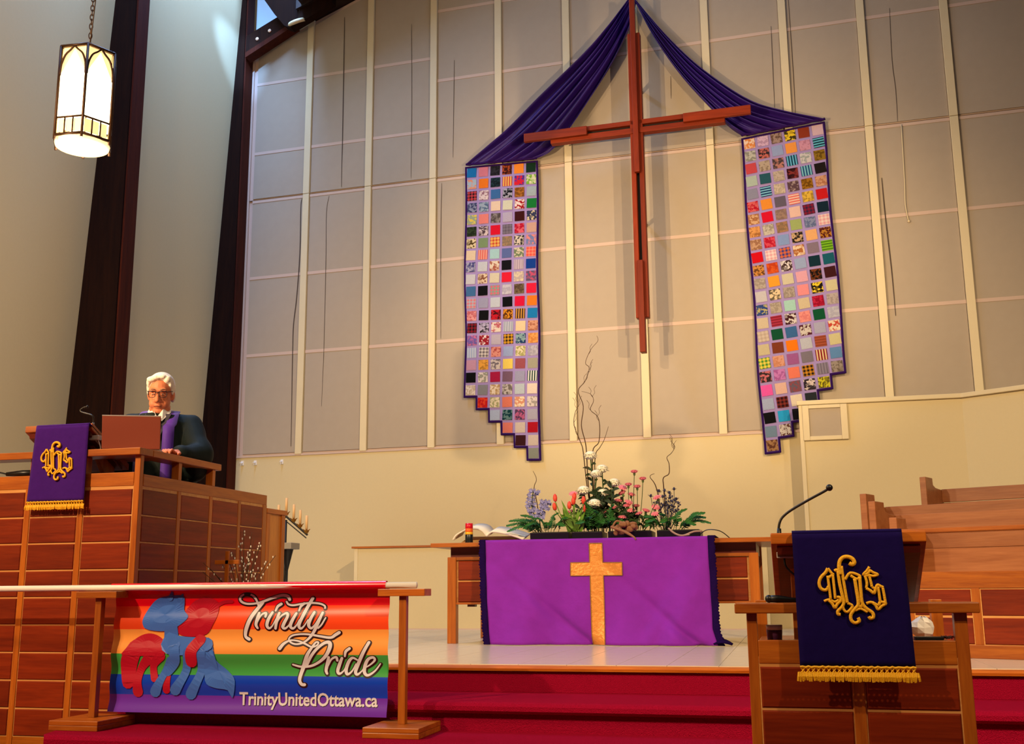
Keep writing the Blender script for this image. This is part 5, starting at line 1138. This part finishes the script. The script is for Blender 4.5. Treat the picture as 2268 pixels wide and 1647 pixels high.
SH, EL, WR = {1:(0.185,0.01,1.385), -1:(-0.185,0.01,1.385)}, {1:(0.285,-0.12,1.165), -1:(-0.28,-0.10,1.14)}, {1:(0.19,-0.345,1.155), -1:(-0.115,-0.33,1.165)}
for s in (1,-1): cap(bd, SH[s], EL[s], 0.048, 0.042); cap(bd, EL[s], WR[s], 0.043, 0.029)
# hands: palm, four unequal bent fingers, thumb from the side of the palm
for s in (1,-1):
    w = Vector(WR[s]); fwd = Vector((-0.35 if s > 0 else 0.2, -0.93, -0.03)).normalized(); side = fwd.cross(Vector((0,0,1))).normalized(); upv = side.cross(fwd)
    pc_ = w+fwd*0.052; Mx = Matrix((side, fwd, upv)).transposed(); bd.ball(pc_, (0.041,0.052,0.017), 12, 8, Mx); cap(bd, w, w+fwd*0.03, 0.027, 0.025)
    for i, (o, ln) in enumerate(((-0.031,0.062),(-0.0105,0.074),(0.0105,0.070),(0.031,0.054))):
        k0 = pc_+side*o+fwd*0.040+upv*0.004; k1 = k0+fwd*ln*0.42+upv*0.010; k2 = k1+fwd*ln*0.34-upv*0.016; k3 = k2+fwd*ln*0.16-upv*0.022
        cap(bd, k0, k1, 0.0095, 0.0090, 8); cap(bd, k1, k2, 0.0090, 0.0082, 8); cap(bd, k2, k3, 0.0082, 0.0074, 8)
    t_s = -1 if s > 0 else 1; ts = side*t_s
    j0 = w+fwd*0.025+ts*0.026; j1 = j0+fwd*0.03+ts*0.022-upv*0.004; j2 = j1+fwd*0.028+ts*0.006-upv*0.008
    cap(bd, j0, j1, 0.0125, 0.0105, 8); cap(bd, j1, j2, 0.0105, 0.0088, 8)
body = bd.build('body', SKIN, per, smooth=True)
md = body.modifiers.new('fuse', 'REMESH'); md.mode = 'VOXEL'; md.voxel_size = 0.0048; md.use_smooth_shade = True
ms = body.modifiers.new('soften', 'SMOOTH'); ms.factor = 0.5; ms.iterations = 3
# hair
hr = MB(); hr.ball((0,0.030,1.642), (0.086,0.094,0.090), 20, 14)
for x0_, y0_, z0_, rx, ry, rz in ((-0.045,-0.042,1.690,0.034,0.034,0.020),(-0.015,-0.046,1.704,0.036,0.032,0.018),(0.018,-0.040,1.708,0.034,0.034,0.018),(0.052,-0.030,1.690,0.026,0.036,0.026),(-0.066,-0.020,1.668,0.018,0.036,0.034),(0.070,-0.012,1.665,0.015,0.036,0.040)): hr.ball((x0_,y0_,z0_), (rx,ry,rz), 12, 8)
for s in (1,-1): hr.ball((s*0.077,0.012,1.632), (0.012,0.040,0.040), 12, 8); hr.ball((s*0.077,-0.014,1.607), (0.008,0.010,0.024), 10, 6); hr.ball((s*0.064,0.055,1.575), (0.020,0.036,0.045), 10, 6)
hr.ball((0,0.07,1.59), (0.066,0.045,0.065), 14, 8); hr.xf(HM)
ho = hr.build('hair', HAIR, per, smooth=True); md = ho.modifiers.new('fuse', 'REMESH'); md.mode = 'VOXEL'; md.voxel_size = 0.0055; md.use_smooth_shade = True; ho.modifiers.new('soften', 'SMOOTH').iterations = 2
# eyes, brows, mouth line
for s in (1,-1):
    ey = MB().ball(H((s*0.031,-0.0835,1.600)), (0.0100,0.006,0.0032), 10, 6).build('eye', plain('eye_white','c8a894',0.3), per, smooth=True)
    MB().ball(H((s*0.031,-0.0885,1.5975)), (0.0040,0.003,0.0028), 8, 6).build('iris', plain('iris_dark','20140e',0.2), ey, smooth=True)
    MB().tube([H((s*0.015,-0.092,1.628)), H((s*0.034,-0.0925,1.634)), H((s*0.052,-0.080,1.628))], [0.003,0.004,0.002], 6).build('eyebrow', plain('eyebrow_grey','8a6a54',0.8), per, smooth=True)
MB().tube(smooth_path([H((-0.024,-0.090,1.520)), H((-0.010,-0.1005,1.524)), H((0.010,-0.1005,1.524)), H((0.024,-0.090,1.520))], 4), 0.0022, 6).build('mouth_line', plain('mouth_dark','6a2c20',0.6), per, smooth=True)
# glasses
gm = MB()
for s in (1,-1):
    P = [H(q) for q in [(s*0.010,-0.101,1.616),(s*0.030,-0.1015,1.620),(s*0.056,-0.094,1.618),(s*0.058,-0.093,1.600),(s*0.052,-0.096,1.582),(s*0.030,-0.104,1.579),(s*0.014,-0.105,1.586),(s*0.010,-0.101,1.616)]]
    gm.tube(P, [0.0030,0.0036,0.0036,0.0026,0.0022,0.0022,0.0024,0.0030], 6); gm.tube([H((s*0.057,-0.093,1.614)), H((s*0.079,-0.02,1.612)), H((s*0.080,0.02,1.604))], 0.0027, 6)
gm.tube([H((-0.011,-0.102,1.612)), H((0,-0.108,1.614)), H((0.011,-0.102,1.612))], 0.003, 6)
gm.build('glasses', plain('glasses_frame','1c0c14',0.3), per, smooth=True)
# clothes: shirt collar, tie, robe with wide sleeves, stole
SHT = plain('white_shirt', 'e2dcd8', 0.7)
for s in (1,-1):
    MB().add([(s*0.004,-0.128,1.430),(s*0.030,-0.104,1.480),(s*0.066,-0.040,1.502),(s*0.074,-0.064,1.466),(s*0.036,-0.143,1.396)], [(0,1,2,3,4)] if s > 0 else [(4,3,2,1,0)]).build('collar_wing', SHT, per, solid=0.006)
MB().lathe([(0.072,1.42),(0.070,1.46),(0.068,1.495)], (0,0.0,0), 20).build('collar_band', SHT, per, smooth=True)
MB().add([(-0.085,-0.095,1.450),(0.085,-0.095,1.450),(0.048,-0.158,1.33),(0.0,-0.175,1.20),(-0.048,-0.158,1.33)], [(0,1,2,3,4)]).build('vest', plain('grey_vest','3a3444',0.8), per, solid=0.006)
tie = MB(); tie.prism([(-0.018,1.428),(0.018,1.428),(0.013,1.392),(-0.013,1.392)], 'Y', -0.166, -0.13); tie.prism([(-0.012,1.392),(0.012,1.392),(0.030,1.28),(-0.030,1.28)], 'Y', -0.182, -0.155)
tie.build('tie', patch_mat('sa890b0:6c4c70'), per, bevel=0.003)
def ab(z):   # robe half width and depth
    t = max(0, min(1, (1.38-z)/1.3)); return 0.205+0.13*t, 0.145+0.12*t
rb_ = MB()
prof = []
for k in range(26):
    z = 1.455-1.42*k/25; a, d = ab(z-0.05)
    if z > 1.35: f_ = math.sqrt(max(0.05, 1-((z-1.35)/0.115)**2)); a *= 0.52+0.48*f_; d *= 0.62+0.38*f_
    prof.append((a, d, z))
vs = []; fs = []; NN = 72
for k, (a, d, z) in enumerate(prof):
    fold = min(1, max(0, (1.25-z)/0.6))
    for i in range(NN):
        an = 2*PI*i/NN; q = 1+0.045*fold*math.sin(13*an)+0.02*fold*math.sin(29*an+1); vs.append((a*q*math.cos(an), d*q*math.sin(an)+0.005, z))
for k in range(len(prof)-1):
    for i in range(NN): fs.append((k*NN+(i+1) % NN, k*NN+i, (k+1)*NN+i, (k+1)*NN+(i+1) % NN))
fs += [tuple(range(NN)), tuple(range((len(prof)-1)*NN, len(prof)*NN))[::-1]]
rb_.add(vs, fs)
for s in (1,-1):
    cap(rb_, (s*0.10,0.01,1.405), SH[s], 0.070, 0.082, 14); cap(rb_, SH[s], EL[s], 0.084, 0.095, 16); e_, w_ = Vector(EL[s]), Vector(WR[s]); w2_ = e_.lerp(w_, 0.92)
    cap(rb_, e_, w2_+Vector((0,0.02,-0.005)), 0.095, 0.060, 16)
    rb_.ball(e_+Vector((-s*0.02,0.0,-0.07)), (0.07,0.10,0.10), 14, 10)
ro = rb_.build('robe', ROBE, per, smooth=True); md = ro.modifiers.new('fuse', 'REMESH'); md.mode = 'VOXEL'; md.voxel_size = 0.010; md.use_smooth_shade = True
sm = ro.modifiers.new('soften', 'SMOOTH'); sm.iterations = 3
tx = bpy.data.textures.new('robe_folds', 'WOOD'); tx.wood_type = 'BANDNOISE'; tx.noise_scale = 0.16; tx.turbulence = 5
dp = ro.modifiers.new('folds', 'DISPLACE'); dp.texture = tx; dp.strength = 0.012; dp.mid_level = 0.5; dp.texture_coords = 'LOCAL'
for s in (1,-1):
    path = [(s*0.056,0.075,1.49),(s*0.084,0.02,1.495),(s*0.092,-0.06,1.462),(s*0.094,-0.125,1.39)]
    P = smooth_path(path, 5); wid = 0.034; m = MB(); vs = []; 
    for p in P: vs += [(p.x-s*0.030, p.y-0.012, p.z-0.008), (p.x+s*0.036, p.y-0.002, p.z-0.012)]
    zz = [1.355-0.05*i for i in range(15)]
    for z in zz:
        a, d = ab(z-0.05); 
        for xo in (0.052, 0.122):
            xx = s*(xo+0.012*(1.32-z)); vs.append((xx, -(d*math.sqrt(max(0, 1-(xx/a)**2)))-0.030, z))
    nn = len(vs)//2; m.add(vs, [(2*i, 2*i+1, 2*i+3, 2*i+2) for i in range(nn-1)]).build('stole', STOLE, per, smooth=True, solid=0.006)
# laptop standing on the rail corner
lt = thing('laptop', 'open red brown laptop propped on the pulpit rail corner', 'laptop', (-3.80, 5.72, 1.242), math.radians(24))
LID = plain('copper_lid', '8e4634', 0.45, 0.1); KEY = plain('laptop_deck', 'b8aaa0', 0.4, 0.3)
dk = MB().box(-0.165, 0.165, 0.0, 0.22, 0.0, 0.016).build('laptop_deck', KEY, lt, bevel=0.003)
sc_ = MB().box(-0.168, 0.168, -0.009, 0.0, 0.0, 0.198).build('screen_lid', LID, lt, bevel=0.003); sc_.location = (0,-0.002,0.012); sc_.rotation_euler = (math.radians(12),0,math.radians(0))
sb = MB().box(-0.1685, 0.1685, -0.0095, 0.0005, 0.1955, 0.2015).build('screen_edge', KEY, lt); sb.parent = sc_
MB().box(-0.145, 0.145, 0.05, 0.13, 0.016, 0.0175).build('keyboard', BLACK, dk)
#@@PART8
